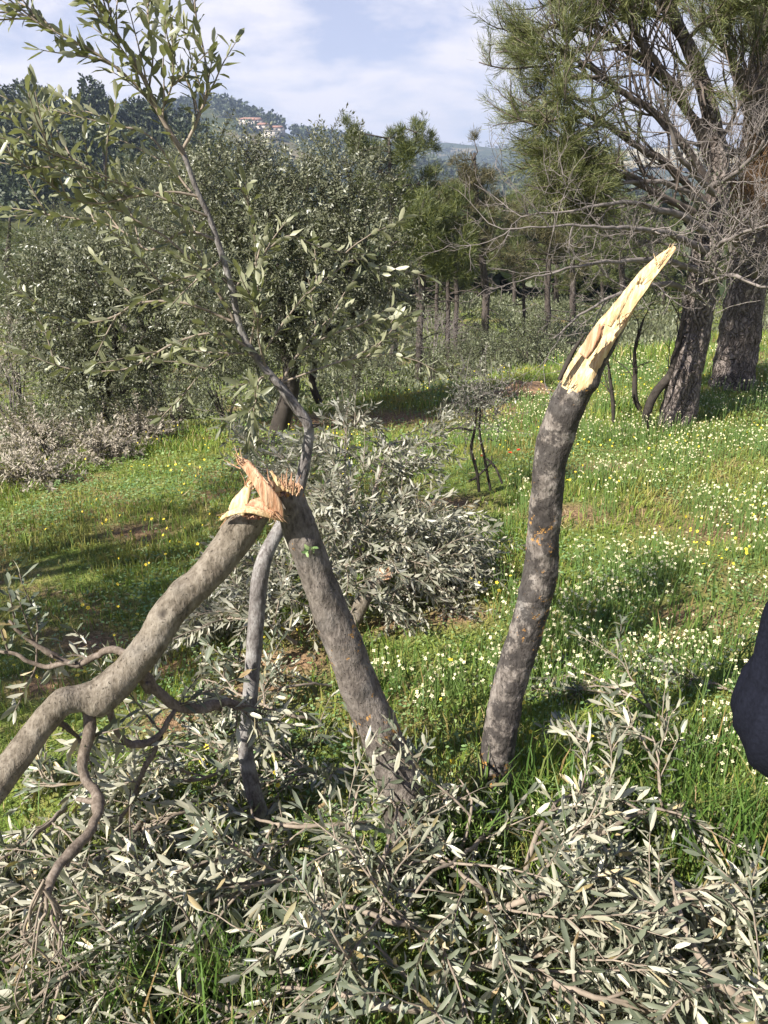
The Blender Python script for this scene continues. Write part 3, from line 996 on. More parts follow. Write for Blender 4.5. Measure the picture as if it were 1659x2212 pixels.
# side branches of the hinged limb
side_branch(snap, pxpath([(296, 1448, 1.50, 26), (322, 1478, 1.52, 23), (352, 1508, 1.54, 22), (384, 1528, 1.56, 22), (420, 1530, 1.58, 21), (470, 1522, 1.60, 19), (505, 1518, 1.63, 15), (560, 1545, 1.68, 10)]), [], rnd=9)
side_branch(snap, pxpath([(196, 1535, 1.45, 29), (192, 1585, 1.42, 26), (178, 1635, 1.40, 24), (182, 1675, 1.38, 23), (208, 1712, 1.35, 23), (222, 1750, 1.31, 23), (205, 1790, 1.27, 22), (165, 1830, 1.22, 22), (125, 1880, 1.17, 21), (100, 1940, 1.12, 19)]), [], rnd=2)
side_branch(snap, pxpath([(240, 1535, 1.46, 17), (255, 1575, 1.47, 15), (282, 1600, 1.49, 15), (320, 1600, 1.51, 15), (352, 1580, 1.53, 13), (378, 1535, 1.55, 10)]), [], rnd=4)
side_branch(snap, pxpath([(275, 1412, 1.50, 17), (245, 1402, 1.51, 17), (205, 1418, 1.52, 15), (160, 1438, 1.53, 13), (110, 1412, 1.53, 11), (60, 1380, 1.53, 9), (20, 1340, 1.53, 6)]), [pxpath([(35, 1360, 1.53), (28, 1320, 1.53), (18, 1270, 1.53)]), pxpath([(75, 1390, 1.53), (60, 1350, 1.53), (42, 1300, 1.52)])], rnd=1, L=0.048)
side_branch(snap, pxpath([(165, 1430, 1.53, 10), (100, 1440, 1.55, 9), (40, 1418, 1.55, 9), (-30, 1400, 1.55, 7)]), [pxpath([(20, 1415, 1.55), (5, 1370, 1.55), (-10, 1320, 1.55)]), pxpath([(80, 1436, 1.55), (60, 1480, 1.55), (30, 1540, 1.55)])], rnd=2)
side_branch(snap, pxpath([(120, 1550, 1.43, 12), (150, 1580, 1.44, 10), (185, 1610, 1.46, 8)]), [], rnd=4)
side_branch(snap, pxpath([(345, 1590, 1.53, 11), (320, 1650, 1.52, 11), (290, 1710, 1.51, 10), (262, 1760, 1.50, 9), (240, 1830, 1.48, 6)]), [], rnd=5)
# fan of thin bare shoots at the end of the drooping branch
fw = Acc()
p0 = P(102, 1935, 1.12)
for k in range(9):
    tx = 30 + k * 13 + rng.normal(0, 22)
    e = P(tx, 2030 + rng.uniform(-40, 190), 1.06 + rng.uniform(-0.03, 0.05))
    ps = p0 + rng.normal(0, 0.004, 3) + np.array([0, 0, 1.0]) * rng.uniform(-.03, .05)
    q = curve(np.array([ps, ps * .65 + e * .35 + rng.normal(0, 0.012, 3), ps * .3 + e * .7 + rng.normal(0, 0.016, 3), e]), step=0.012)
    tube(fw, q, np.linspace(rng.uniform(.0022, .004), 0.0012, len(q)), 5)
    bare(fw, q[len(q) // 2], (q[-1] - q[0]), rng.uniform(.06, .14), .0016, 1, 3, .4)
fan = fw.build('bare_shoots', M['twig'], snap)

# ================================================================== leaning trunk with the long pale split
rb = G(1062, 1800)
rb = np.array([rb[0], rb[1], H(rb[0], rb[1])])
lean = thing('olive_tree', rb, 'curved dark olive trunk leaning right that ends in a long bare pale split of wood', 'tree')
rp = np.vstack([[*(rb + [0, 0, -0.08]), 0.062], pxpath([(1064, 1740, 1.80, 81), (1072, 1650, 1.82, 73), (1084, 1560, 1.83, 70), (1108, 1455, 1.83, 70), (1140, 1350, 1.83, 71), (1164, 1250, 1.83, 72), (1174, 1150, 1.83, 71), (1182, 1060, 1.82, 71), (1196, 965, 1.81, 74), (1226, 875, 1.80, 77), (1266, 795, 1.79, 75), (1308, 725, 1.78, 58), (1350, 660, 1.77, 45), (1395, 598, 1.76, 38), (1430, 560, 1.755, 27), (1457, 534, 1.75, 10)])])
cc = curve(rp, step=0.010)
sl_ = np.concatenate([[0], np.cumsum(np.linalg.norm(np.diff(cc[:, :3], axis=0), axis=1))])
def s_at(px, py, Y):
    return sl_[np.argmin(np.linalg.norm(cc[:, :3] - P(px, py, Y), axis=1))]
s0 = s_at(1236, 852, 1.80); s1 = s_at(1335, 690, 1.775)
tor = unit(np.array([-0.55, -0.75, 0.42]))
kr = [(P(1148, 960, 1.78), 0.012, 0.013), (P(1160, 1050, 1.775), 0.008, 0.016), (P(1162, 1120, 1.775), -0.006, 0.012), (P(1180, 1200, 1.775), 0.007, 0.016), (P(1150, 1300, 1.775), 0.006, 0.02), (P(1130, 1410, 1.775), -0.006, 0.012), (P(1280, 830, 1.77), 0.010, 0.015), (P(1100, 1500, 1.775), 0.006, 0.02)]
rt, _ = trunk('trunk', rp, M['bark_blotch'], lean, 88, 0.005, 0.085, kr, wood=M['wood_pale'],
              split=(tor, s0, s1, ([0, 0.06, 0.2, 0.42, 0.5, 0.7, 1.0], [1.05, 0.80, 0.55, 0.38, 0.15, 0.05, -0.1])))
fc = unit(EYE - P(1290, 720, 1.75))
splinter(pxpath([(1262, 770, 1.735, 22), (1278, 742, 1.728, 30), (1290, 720, 1.722, 26), (1297, 705, 1.72, 14)]), 0.006, fc + np.array([-0.6, 0, 0.2]), M['wood_warm'], lean, 'splinter', fuzz=0.2)
splinter(pxpath([(1208, 820, 1.765, 9), (1224, 785, 1.762, 11), (1243, 750, 1.76, 9), (1258, 728, 1.758, 4)]), 0.004, fc + np.array([-1.5, 0, 0.2]), M['bark_dark'], lean, 'torn_bark', fuzz=0.3)
splinter(pxpath([(1316, 705, 1.735, 10), (1335, 672, 1.73, 14), (1352, 645, 1.73, 9), (1364, 625, 1.73, 4)]), 0.004, fc, M['wood_pale'], lean, 'splinter', fuzz=0.2)

for _sp in [((1290, 722, 1.735), (1300, 690)), ((1268, 745, 1.745), (1282, 712)), ((1330, 690, 1.75), (1350, 655)), ((1225, 828, 1.76), (1240, 795)), ((1440, 552, 1.755), (1456, 528)), ((1420, 570, 1.755), (1440, 540)), ((1380, 610, 1.76), (1400, 580))]:
    fibres(lean, [_sp], 8, (.008, .032), 'wood_pale')

# ================================================================== young stem with the leafy top
yb = G(582, 1850)
yb = np.array([yb[0], yb[1], H(yb[0], yb[1])])
young = thing('olive_sapling', yb, 'slender lichen-spotted young olive stem rising behind the snapped trunk to a tall leafy top', 'tree')
yp = np.vstack([[*(yb + [0, 0, -0.06]), 0.024], pxpath([(575, 1800, 1.70, 39), (556, 1740, 1.71, 37), (536, 1660, 1.72, 33), (530, 1605, 1.73, 32), (538, 1530, 1.74, 33), (545, 1450, 1.75, 33), (552, 1360, 1.76, 35), (560, 1260, 1.78, 37), (574, 1200, 1.80, 33), (602, 1145, 1.84, 29), (632, 1095, 1.87, 26), (650, 1040, 1.89, 25), (664, 970, 1.90, 23), (666, 920, 1.90, 23), (640, 880, 1.90, 22), (606, 835, 1.90, 19), (575, 800, 1.90, 18), (540, 752, 1.90, 16), (516, 700, 1.90, 15), (502, 630, 1.90, 14), (480, 552, 1.90, 13), (452, 470, 1.90, 12), (425, 410, 1.90, 11), (398, 335, 1.90, 11)])])
ky = [(P(668, 918, 1.88), 0.006, 0.009), (P(532, 1605, 1.71), 0.005, 0.009), (P(552, 1280, 1.75), 0.004, 0.008)]
ys, yc = trunk('stem', yp, M['bark_thin'], young, 20, 0.010, 0.05, ky)
sw = Acc()
q = curve(pxpath([(668, 918, 1.90, 12), (680, 920, 1.895, 9), (692, 915, 1.89, 4)]), step=0.006)
tube(sw, q, q[:, 3], 7); sw.build('stub', M['bark_dark'], young)

YS = 1.90
def shoot(pts, w0=6, L=0.040, extra=0, gap=0.021, elen=(0.10, 0.2), dY=0.0, up=0.3, droop=0.05):
    pts = [(p[0], p[1], YS + dY * (i / max(1, len(pts) - 1)), w0 * (1 - 0.75 * i / max(1, len(pts) - 1))) for i, p in enumerate(pts)]
    c = curve(pxpath(pts), step=0.011)
    w, lf = Acc(), Acc()
    tube(w, c, np.maximum(c[:, 3], 0.0011), 6)
    twig(None, lf, c, 0, 0, L=L, gap=gap, start=0.12, W=0.0125, up=up, droop=droop, spread=(28, 60))
    T = unit(np.gradient(c[:, :3], axis=0))
    for _ in range(extra):
        i = rng.integers(int(len(c) * 0.2), max(int(len(c) * 0.2) + 1, int(len(c) * 0.92)))
        d = T[i] * 0.9 + rdir(1)[0] * 0.75 + np.array([0, 0, 0.35])
        q = wander(c[i, :3], d, rng.uniform(*elen), 9, 0.14)
        twig(w, lf, q, 0.0022, 0.0009, L=L * 0.95, gap=gap, W=0.012, up=up, droop=droop, spread=(28, 60))
    b = w.build('branch', M['twig'], young)
    lf.build('leaves', M['leaf_top'], b)

shoot([(398, 335), (350, 258), (322, 195), (290, 130), (255, 75), (212, 2), (190, -60)], 12, extra=11, dY=-0.05)
shoot([(395, 322), (415, 285), (440, 225), (450, 188), (440, 110), (425, 45), (412, -20)], 8, extra=8, dY=0.08, elen=(0.08, 0.15))
shoot([(352, 248), (310, 200), (250, 145), (190, 105), (140, 80), (75, 45), (5, 2)], 8, extra=8, dY=-0.1)
shoot([(322, 190), (330, 125), (322, 60), (318, -10)], 5, extra=3, dY=0.1, elen=(0.06, 0.12))
shoot([(345, 250), (372, 180), (372, 100), (367, 15)], 5, extra=3, dY=-0.06, elen=(0.06, 0.12))
shoot([(255, 75), (225, 50), (190, 10), (160, -40)], 4, extra=3, elen=(0.08, 0.14))
shoot([(430, 425), (370, 415), (290, 425), (210, 440), (145, 425), (105, 390), (60, 345), (10, 315)], 7, extra=6, dY=-0.15)
shoot([(470, 520), (400, 500), (325, 540), (280, 510), (235, 485), (150, 470), (60, 455), (-10, 445)], 7, extra=6, dY=0.12)
shoot([(440, 440), (400, 400), (330, 300), (260, 270), (180, 240), (110, 250), (50, 235)], 6, extra=6, dY=0.18)
shoot([(455, 470), (380, 440), (280, 400), (200, 370), (120, 330), (60, 290)], 6, extra=6, dY=-0.2)
shoot([(520, 715), (450, 600), (400, 550), (352, 508), (300, 480), (230, 425), (180, 370)], 8, extra=6, dY=-0.06)
shoot([(515, 700), (400, 655), (300, 655), (255, 680), (210, 695), (160, 697), (110, 675), (65, 645), (25, 620)], 7, extra=2, dY=-0.12)
shoot([(560, 770), (500, 730), (450, 720), (380, 740), (325, 770), (280, 795), (225, 802), (185, 802), (125, 790), (45, 760)], 7, extra=3, dY=-0.1)
shoot([(480, 560), (440, 590), (400, 600), (350, 620), (310, 640)], 5, extra=3, dY=-0.15)
shoot([(575, 800), (560, 740), (555, 690), (548, 650)], 6, extra=6, dY=-0.1, L=0.052, elen=(0.06, 0.13))
shoot([(585, 810), (560, 820), (555, 850), (545, 905), (540, 960)], 6, extra=5, dY=-0.14, L=0.056, elen=(0.06, 0.12))
shoot([(560, 770), (500, 765), (440, 800), (400, 850)], 5, extra=4, dY=-0.1)
shoot([(605, 835), (640, 770), (700, 730), (770, 705), (830, 690), (885, 682)], 6, extra=5, dY=0.15, elen=(0.1, 0.2))
shoot([(560, 775), (610, 700), (660, 640), (720, 590), (780, 560), (850, 620)], 5, extra=3, dY=0.2, elen=(0.08, 0.18))
shoot([(500, 630), (560, 560), (620, 510), (680, 530), (740, 545), (790, 550)], 5, extra=2, dY=0.15)
shoot([(540, 750), (556, 650), (553, 560), (548, 500), (530, 395)], 5, extra=3, dY=-0.1, elen=(0.06, 0.12))
shoot([(600, 830), (680, 800), (740, 780), (800, 770), (870, 760)], 5, extra=5, dY=0.12)

# ================================================================== cut stub lying by the brush heap
sb = G(752, 1370)
stub = thing('cut_limb', sb, 'short sawn olive limb with a pale cut end propped against the brush heap', 'limb')
stp = np.vstack([[*(sb - [0.02, 0.0, 0.03]), 0.030], pxpath([(765, 1340, sb[1] + 0.02, 32), (785, 1295, sb[1] + 0.06, 34), (806, 1262, sb[1] + 0.10, 32), (822, 1243, sb[1] + 0.12, 32)])])
trunk('bark', stp, M['bark_limb'], stub, 28, 0.012, 0.06, [(P(835, 1250, sb[1] + 0.1), 0.014, 0.02)], plane=(P(822, 1240, sb[1] + 0.11), unit(np.array([0.25, -0.25, 0.9]))), wood=M['wood_warm'], jag=0.004, endname='cut_end')

#BRANCHES#
# ================================================================== fallen leafy branches
def fallen(label, pts, w0=0.008, n_sh=9, sl=(0.22, 0.42), L=0.058, lm='leaf_near', name='fallen_branch', group=None, sub=3, gap=0.021, side=1.0, grav=0.5, fine=True, W=0.0145, start=0.12, upb=0.02, flip=0.62, cat='branch', mat='twig', nseg=6):
    """pts: world points of the main stem, from the cut end to the tip"""
    c = curve(np.array(pts, float), step=0.02)
    root = thing(name, pts[0], label, cat, group)
    w = Acc()
    c[:, :3] += np.cumsum(rng.normal(0, 0.002, (len(c), 3)), 0)
    tube(w, c, np.linspace(w0, 0.002, len(c)), nseg + 2)
    w.build('main_stem', M[mat], root)
    T = unit(np.gradient(c[:, :3], axis=0))
    for k in range(n_sh):
        u = start + (1 - start) * (k + rng.random() * 0.8) / n_sh
        i = min(len(c) - 1, int(u * len(c)))
        r = rdir(1)[0] * np.array([1.0, 1.0, 0.35])
        d = T[i] * 0.75 + r * side + np.array([0, 0, upb])
        ln = rng.uniform(*sl) * (1.15 - 0.5 * u)
        q = wander(c[i, :3], d, ln, 12, 0.16, grav * rng.uniform(0, 0.35))
        gz = hgt(q[:, 0], q[:, 1]) + 0.015
        q[:, 2] = np.maximum(q[:, 2], gz)
        w, lf = Acc(), Acc()
        twig(w, lf, q, 0.0036 if fine else 0.003, 0.0011, L=L, W=W, gap=gap, fine=fine, up=0.3, flip=flip, droop=.25)
        Tq = unit(np.gradient(q, axis=0))
        for s_ in range(sub):
            a = rng.integers(2, 10)
            dd = Tq[a] + rdir(1)[0] * 0.9
            q2 = wander(q[a], dd, rng.uniform(0.08, 0.2) * (ln / 0.3), 8, 0.16, 0.05)
            q2[:, 2] = np.maximum(q2[:, 2], hgt(q2[:, 0], q2[:, 1]) + 0.012)
            twig(w, lf, q2, 0.002, 0.0009, L=L * 0.95, W=W, gap=gap, fine=fine, up=0.3, flip=flip, droop=.25)
        b = w.build('side_shoot', M[mat], root)
        lf.build('leaves', M[lm], b)
    return root


def gp(px, py, lift, zl=None):
    p = G(px, py, lift)
    return p


FGH = 0.62
FG = [
    # label, [(px,py,lift)...], shoots, leaf length, stem radius
    ('leafy olive branch trailing lower left under the drooping side branch of the hinged limb', [(330, 1720, .12), (240, 1800, .2), (150, 1850, .22), (30, 1900, .15)], 10, .055, .009),
    ('silvery olive branch lying along the left edge below the hinged limb', [(140, 1700, .15), (70, 1760, .25), (-40, 1840, .2)], 9, .055, .008),
    ('olive branch with pale upturned leaves in the bottom left corner', [(260, 2010, .12), (150, 2060, .22), (40, 2140, .15)], 9, .058, .008),
    ('olive branch with drooping pale leaves spread below the thin stem', [(560, 1830, .1), (480, 1800, .25), (380, 1830, .26), (270, 1900, .14)], 11, .06, .009),
    ('olive branch arching left with bunched pale leaves left of the trunk foot', [(720, 1900, .1), (600, 1860, .3), (470, 1900, .3), (340, 2000, .15)], 12, .062, .010),
    ('dense olive spray lying between the thin stem and the snapped trunk foot', [(800, 1780, .1), (720, 1740, .22), (620, 1740, .24), (520, 1720, .14)], 9, .055, .008),
    ('olive branch under the hinged limb reaching toward its elbow', [(520, 1640, .08), (430, 1640, .2), (330, 1640, .22), (240, 1660, .12)], 10, .052, .007),
    ('olive branch with bluish leaves leaning against the foot of the snapped trunk', [(790, 2010, .08), (800, 1900, .25), (830, 1800, .36), (870, 1680, .34)], 4, .060, .008),
    ('olive branch with long narrow leaves in front of the snapped trunk foot', [(960, 2010, .1), (870, 1940, .28), (760, 1900, .34), (640, 1890, .22)], 11, .064, .009),
    ('broad olive branch lying across the bottom centre with large pale leaves', [(1000, 2180, .08), (860, 2130, .22), (700, 2090, .26), (520, 2070, .16)], 12, .064, .010),
    ('olive branch spread over the grass between the two trunk feet', [(1100, 1940, .1), (1040, 1870, .26), (990, 1830, .3), (930, 1800, .26)], 4, .060, .008),
    ('olive branch with a pale stem standing up beside the leaning trunk foot', [(985, 1860, .05), (1010, 1780, .22), (1030, 1700, .34), (1000, 1640, .40)], 5, .055, .007),
    ('olive branch with fanned grey leaves right of the leaning trunk foot', [(1130, 1900, .1), (1150, 1790, .25), (1180, 1720, .3), (1270, 1640, .28)], 10, .062, .008),
    ('olive branch with bright leaves sprawling over the centre right of the heap', [(1010, 1980, .1), (1120, 1900, .3), (1250, 1860, .34), (1400, 1880, .2)], 12, .064, .009),
    ('olive branch pointing right beyond the leaning trunk into the flowers', [(1180, 1860, .1), (1290, 1760, .25), (1400, 1710, .28), (1520, 1740, .14)], 11, .058, .008),
    ('stout bare-stemmed olive branch running down to the bottom right corner', [(1690, 2240, .10), (1570, 2090, .26), (1500, 1990, .34), (1465, 1850, .40)], 9, .060, .014),
    ('olive branch with drooping leaves in the bottom right corner', [(1420, 2120, .1), (1520, 2110, .2), (1620, 2150, .18), (1700, 2230, .1)], 10, .060, .008),
    ('olive branch with large pale leaves at the bottom edge right of centre', [(1080, 2090, .1), (1200, 2090, .26), (1330, 2130, .24), (1450, 2220, .1)], 12, .066, .009),
    ('tangled olive branch filling the shade in the middle of the heap', [(900, 2080, .05), (1020, 2040, .18), (1180, 2000, .22), (1330, 1980, .14)], 12, .060, .009),
    ('olive branch at the right edge of the heap bending over tall grass', [(1330, 2020, .1), (1420, 1930, .26), (1500, 1900, .28), (1580, 1980, .14)], 9, .058, .008),
    ('low olive branch along the bottom edge left of centre', [(640, 2200, .06), (520, 2150, .16), (400, 2110, .18), (280, 2100, .1)], 10, .060, .008),
    ('olive branch lying behind the thin stem under the hinged limb', [(690, 1560, .06), (610, 1500, .18), (520, 1460, .2), (430, 1430, .12)], 9, .052, .007),
    ('pale olive spray on the grass just left of the thin stem', [(600, 1620, .06), (540, 1590, .14), (470, 1560, .16), (400, 1560, .1)], 8, .052, .006),
    ('dark tangled olive branch in the shade at the lower left edge', [(200, 1900, .05), (110, 1960, .16), (20, 2020, .16), (-70, 2080, .1)], 9, .056, .008),
    ('olive branch hanging its leaves over the trunk feet in the centre of the heap', [(1090, 1760, .08), (1000, 1800, .3), (920, 1860, .36), (860, 1960, .24)], 4, .062, .008),
    ('small olive branch lying flat on the flowers right of the leaning trunk', [(1440, 1560, .03), (1370, 1510, .08), (1290, 1470, .1), (1230, 1445, .06)], 6, .05, .005),
    ('upright olive tip with dusty leaves growing out of the heap at right', [(1440, 1760, .02), (1432, 1690, .14), (1424, 1620, .24), (1410, 1540, .34)], 4, .055, .005),
    ('olive branch with pale leaves just below the elbow of the hinged limb', [(330, 1620, .04), (230, 1640, .14), (140, 1660, .16), (50, 1700, .1)], 11, .052, .007),
    ('olive branch filling the gap between the drooping side branch and the thin stem', [(470, 1720, .05), (400, 1710, .16), (330, 1740, .18), (270, 1800, .1)], 11, .055, .007),
    ('olive branch under the fan of bare shoots at the lower left', [(300, 1930, .04), (200, 1940, .14), (100, 1960, .16), (0, 1990, .1)], 11, .056, .008),
    ('silvery olive branch lying left of the bottom grass tufts', [(420, 2040, .05), (330, 2030, .14), (230, 2060, .16), (120, 2080, .1)], 11, .058, .008),
    ('olive branch low in front between the bottom grass tufts and the bare shoots', [(520, 2020, .05), (440, 2000, .16), (340, 1990, .18), (230, 2010, .1)], 12, .056, .008),
    ('olive branch with pale leaves just above the bottom grass, left of centre', [(760, 2100, .05), (640, 2080, .16), (520, 2090, .16), (420, 2130, .1)], 12, .058, .008),
    ('olive branch drooping over the bare shoots at the lower left', [(330, 1850, .05), (250, 1880, .18), (160, 1900, .16), (80, 1960, .1)], 10, .054, .007),
    ('olive branch on bare soil right behind the thin stem', [(720, 1480, .03), (650, 1440, .12), (590, 1440, .14), (520, 1420, .08)], 9, .050, .006),
    ('olive branch between thin stem and snapped trunk with sunlit leaf undersides', [(780, 1660, .04), (700, 1620, .14), (640, 1600, .16), (580, 1600, .1)], 10, .052, .007),
    ('tiny olive twig lying in the flowers beside the dark sleeve', [(1590, 1500, .03), (1550, 1480, .06), (1500, 1470, .05)], 3, .048, .004),
]
for lab, pts, ns_, L_, w_ in FG:
    fx = sum(p[0] for p in pts) / len(pts)
    fallen(lab, [gp(p[0], p[1] + 45 * (p[2] > .1), p[2] * FGH) for p in pts], w_, ns_, L=L_ * .95, sl=(.2, .4), W=.0106, sub=3, gap=.02, flip=.66 if fx < 700 else .28, group='fallen olive branches in the foreground heap')

# brush heap in the middle distance
HP = [
    ('silvery cut olive branch at the top of the brush heap, its tip pointing up', [(800, 1230, .08), (780, 1130, .35), (750, 1020, .55), (755, 900, .72)], 14, 'leaf_pile'),
    ('pale cut olive branch on the left of the brush heap behind the splintered break', [(760, 1200, .05), (690, 1090, .4), (630, 1020, .5), (570, 960, .5)], 17, 'leaf_pile'),
    ('cut olive branch reaching right over the grass at the top of the brush heap', [(790, 1180, .1), (800, 1080, .4), (830, 1000, .5), (880, 945, .5)], 10, 'leaf_pile'),
    ('cut olive branch lying along the right end of the brush heap', [(830, 1250, .06), (910, 1190, .2), (980, 1180, .22), (1060, 1210, .12)], 17, 'leaf_pile'),
    ('darker cut olive branch over the right shoulder of the brush heap', [(810, 1220, .1), (870, 1120, .3), (930, 1080, .35), (1000, 1130, .25)], 14, 'leaf_pile'),
    ('cut olive branch with grey leaves in the middle of the brush heap', [(790, 1250, .08), (770, 1180, .3), (720, 1130, .38), (680, 1150, .3)], 17, 'leaf_pile'),
    ('cut olive branch at the left foot of the brush heap, beside the thin stem', [(740, 1290, .05), (670, 1240, .2), (590, 1220, .25), (510, 1260, .15)], 17, 'leaf_pile'),
    ('cut olive branch under the brush heap in the shade of the snapped trunk', [(760, 1310, .04), (680, 1290, .15), (600, 1300, .18), (500, 1340, .12)], 12, 'leaf_pile'),
    ('withered olive branch at the low left edge of the brush heap beyond the thin stem', [(640, 1390, .04), (570, 1350, .15), (490, 1340, .16), (430, 1370, .1)], 9, 'leaf_pile'),
    ('cut olive branch facing the viewer at the front of the brush heap', [(850, 1160, .2), (850, 1210, .25), (880, 1240, .2), (930, 1260, .1)], 10, 'leaf_pile'),
    ('short cut olive branch tucked behind the sawn limb', [(800, 1290, .05), (880, 1270, .12), (950, 1260, .12), (1010, 1260, .06)], 9, 'leaf_pile'),
]
for lab, pts, ns_, lm in HP:
    pts = [(p[0] - .4 * max(0, p[0] - 850), p[1], p[2]) for p in pts]
    fallen(lab, [gp(*p) for p in pts], 0.010, ns_, sl=(0.28, 0.5), L=0.056, lm=lm, group='cut olive branches in the brush heap', name='cut_branch', sub=5, gap=0.019, W=0.0135, upb=.15, grav=.25, flip=.4, fine=False, nseg=4)

# ================================================================== background olive trees
def olive(label, base_, trunk_pts, lobes, Y, dens=230, L=0.046, lm='leaf_far', group='olive trees below the meadow', hang=0.25):
    """lobes: (px,py,rx,ry,dY) ellipsoids of the crown"""
    root = thing('olive_tree', base_, label, 'tree', group)
    for tp_ in trunk_pts:
        w = Acc()
        c = curve(tp_, step=0.05)
        tube(w, c, c[:, 3], 12)
        w.build('trunk', M['bark_dark'], root)
    w, lf = Acc(), Acc()
    for (px, py, rx, ry, dY) in lobes:
        c0 = P(px, py, Y + dY)
        a = axial(c0)
        R = np.array([rx / FPX * a, 0.85 * (rx + ry) / 2 / FPX * a, ry / FPX * a])
        n = max(40, int(2.1 * dens * (R[0] * R[2] + R[1] * R[2] + R[0] * R[1]) / 3 * 4))
        dirs = rdir(n)
        u = rng.uniform(0.30, 0.95, n) ** 0.45
        # uneven outline: lobes of the lobe
        k = np.array([nz(d, 2.3) for d in dirs])
        pos = c0 + dirs * R * (u * (1 + 0.45 * k))[:, None]
        for i in range(n):
            d = dirs[i] * 0.9 + rng.normal(0, 0.55, 3) + np.array([0, 0, 0.35 if dirs[i][2] > -0.1 else -hang])
            q = wander(pos[i], d, rng.uniform(0.16, 0.34), 6, 0.25, 0.06)
            twig(w if i % 5 == 0 else None, lf, q, 0.004, 0.0015, L=L * .9, W=0.014, gap=0.026, fine=False, up=0.15, start=0.0, nseg=3)
        # limb to the lobe
        if trunk_pts:
            tpz = trunk_pts[0][-1]
            q = curve(np.array([[*tpz[:3]], [*((tpz[:3] + c0) / 2 + rng.normal(0, 0.06, 3))], [*c0]]), step=0.06)
            tube(w, q, np.linspace(tpz[3] * 0.7, 0.012, len(q)), 7)
    cw = w.build('limbs', M['bark_dark'], root)
    lf.build('crown', M[lm], root)
    return root

bA = G(602, 935)
YA = bA[1]
olive('grey-green olive tree with a slanting dark trunk, domed crown just past the snapped trunk', bA,
      [pxpath([(600, 945, YA, 44), (610, 900, YA, 40), (626, 850, YA, 38), (628, 805, YA, 34), (615, 740, YA, 28)]),
       pxpath([(690, 870, YA + 1.2, 16), (675, 830, YA + 1.2, 16), (680, 780, YA + 1.2, 14)])],
      [(500, 420, 105, 100, .3), (430, 470, 70, 90, .1), (570, 440, 80, 90, .4), (735, 410, 85, 100, .5), (680, 470, 90, 90, .2), (600, 570, 130, 130, -.1), (780, 540, 85, 110, .2), (480, 600, 110, 110, -.2), (700, 660, 110, 100, 0), (590, 710, 90, 90, .3), (820, 620, 60, 80, .3), (440, 730, 80, 80, .2)], YA, dens=250)
bB = G(215, 985)
bB = np.array([bB[0], bB[1] + 0.8, 0]); bB[2] = H(bB[0], bB[1])
YB = bB[1]
olive('dark low-crowned olive tree at left whose foliage hangs almost to the brush heaps', bB,
      [pxpath([(215, 985, YB, 26), (222, 930, YB, 24), (230, 880, YB, 22), (235, 820, YB, 20)]), pxpath([(225, 960, YB, 16), (165, 955, YB, 14), (150, 985, YB, 12)])],
      [(170, 600, 110, 95, .2), (290, 570, 90, 80, .2), (120, 700, 85, 95, 0), (240, 690, 105, 100, -.1), (330, 680, 70, 90, 0), (215, 850, 90, 85, -.2), (280, 830, 60, 80, 0), (150, 790, 70, 70, 0), (90, 600, 60, 60, .3)], YB, dens=250)
bC = P(330, 850, 15.0); bC[2] = H(bC[0], bC[1])
olive('farther olive crown showing behind the thin stem at upper left', bC,
      [np.array([[*bC, .16], [*(bC + [0.1, 0, 1.2]), .12]])],
      [(330, 430, 90, 80, 0), (250, 480, 80, 70, 0.3), (400, 400, 60, 70, .5), (340, 560, 110, 100, 0), (150, 520, 70, 60, 1)], 15.0, dens=110, L=0.07)
bD = P(760, 800, 13.0); bD[2] = H(bD[0], bD[1])
olive('small olive crown low behind the middle olive tree, beside the pine trunks', bD,
      [np.array([[*bD, .10], [*(bD + [0.1, 0, 1.0]), .07]])],
      [(760, 690, 80, 70, 0), (830, 740, 60, 50, 0.3), (690, 760, 60, 50, 0)], 13.0, dens=110, L=0.06)

# two more olives stand just outside the frame on the left: their shadows lie across the grass
def plain_olive(label, base_, h_, r_, dens):
    root = thing('olive_tree', base_, label, 'tree', 'olive trees left of the frame')
    w, lf = Acc(), Acc()
    b = np.array(base_)
    t = curve(np.array([[*(b - [0, 0, .1]), .15], [*(b + [0.05, 0.02, h_ * .25]), .12], [*(b + [0.0, 0.1, h_ * .42]), .10]]), step=0.06)
    tw = Acc(); tube(tw, t, t[:, 3], 12); tw.build('trunk', M['bark_dark'], root)
    for k in range(7):
        an = k * 2.4
        c0 = b + np.array([math.cos(an) * r_ * .5, math.sin(an) * r_ * .5, h_ * (.6 + .22 * (k % 3) / 2)])
        R = np.array([r_ * .5, r_ * .5, h_ * .2])
        n = dens
        dirs = rdir(n)
        pos = c0 + dirs * R * (rng.uniform(.35, 1, n) ** .6)[:, None]
        for i in range(n):
            q = wander(pos[i], dirs[i] + rng.normal(0, .5, 3), rng.uniform(.18, .34), 5, .25, .05)
            twig(None, lf, q, 0, 0, L=.055, W=.018, gap=.034, fine=False, start=0)
        q = curve(np.array([t[-1, :3], (t[-1, :3] + c0) / 2 + rng.normal(0, .05, 3), c0]), step=.06)
        tube(w, q, np.linspace(.06, .012, len(q)), 7)
    w.build('limbs', M['bark_dark'], root)
    lf.build('crown', M['leaf_far'], root)
    return root

for (x, y, h_, r_) in [(-3.25, 1.55, 2.8, .62), (-5.2, 1.25, 6.9, 1.05)]:
    plain_olive('olive tree standing just left of the frame whose shadow falls across the meadow', (x, y, H(x, y)), h_, r_, 95)

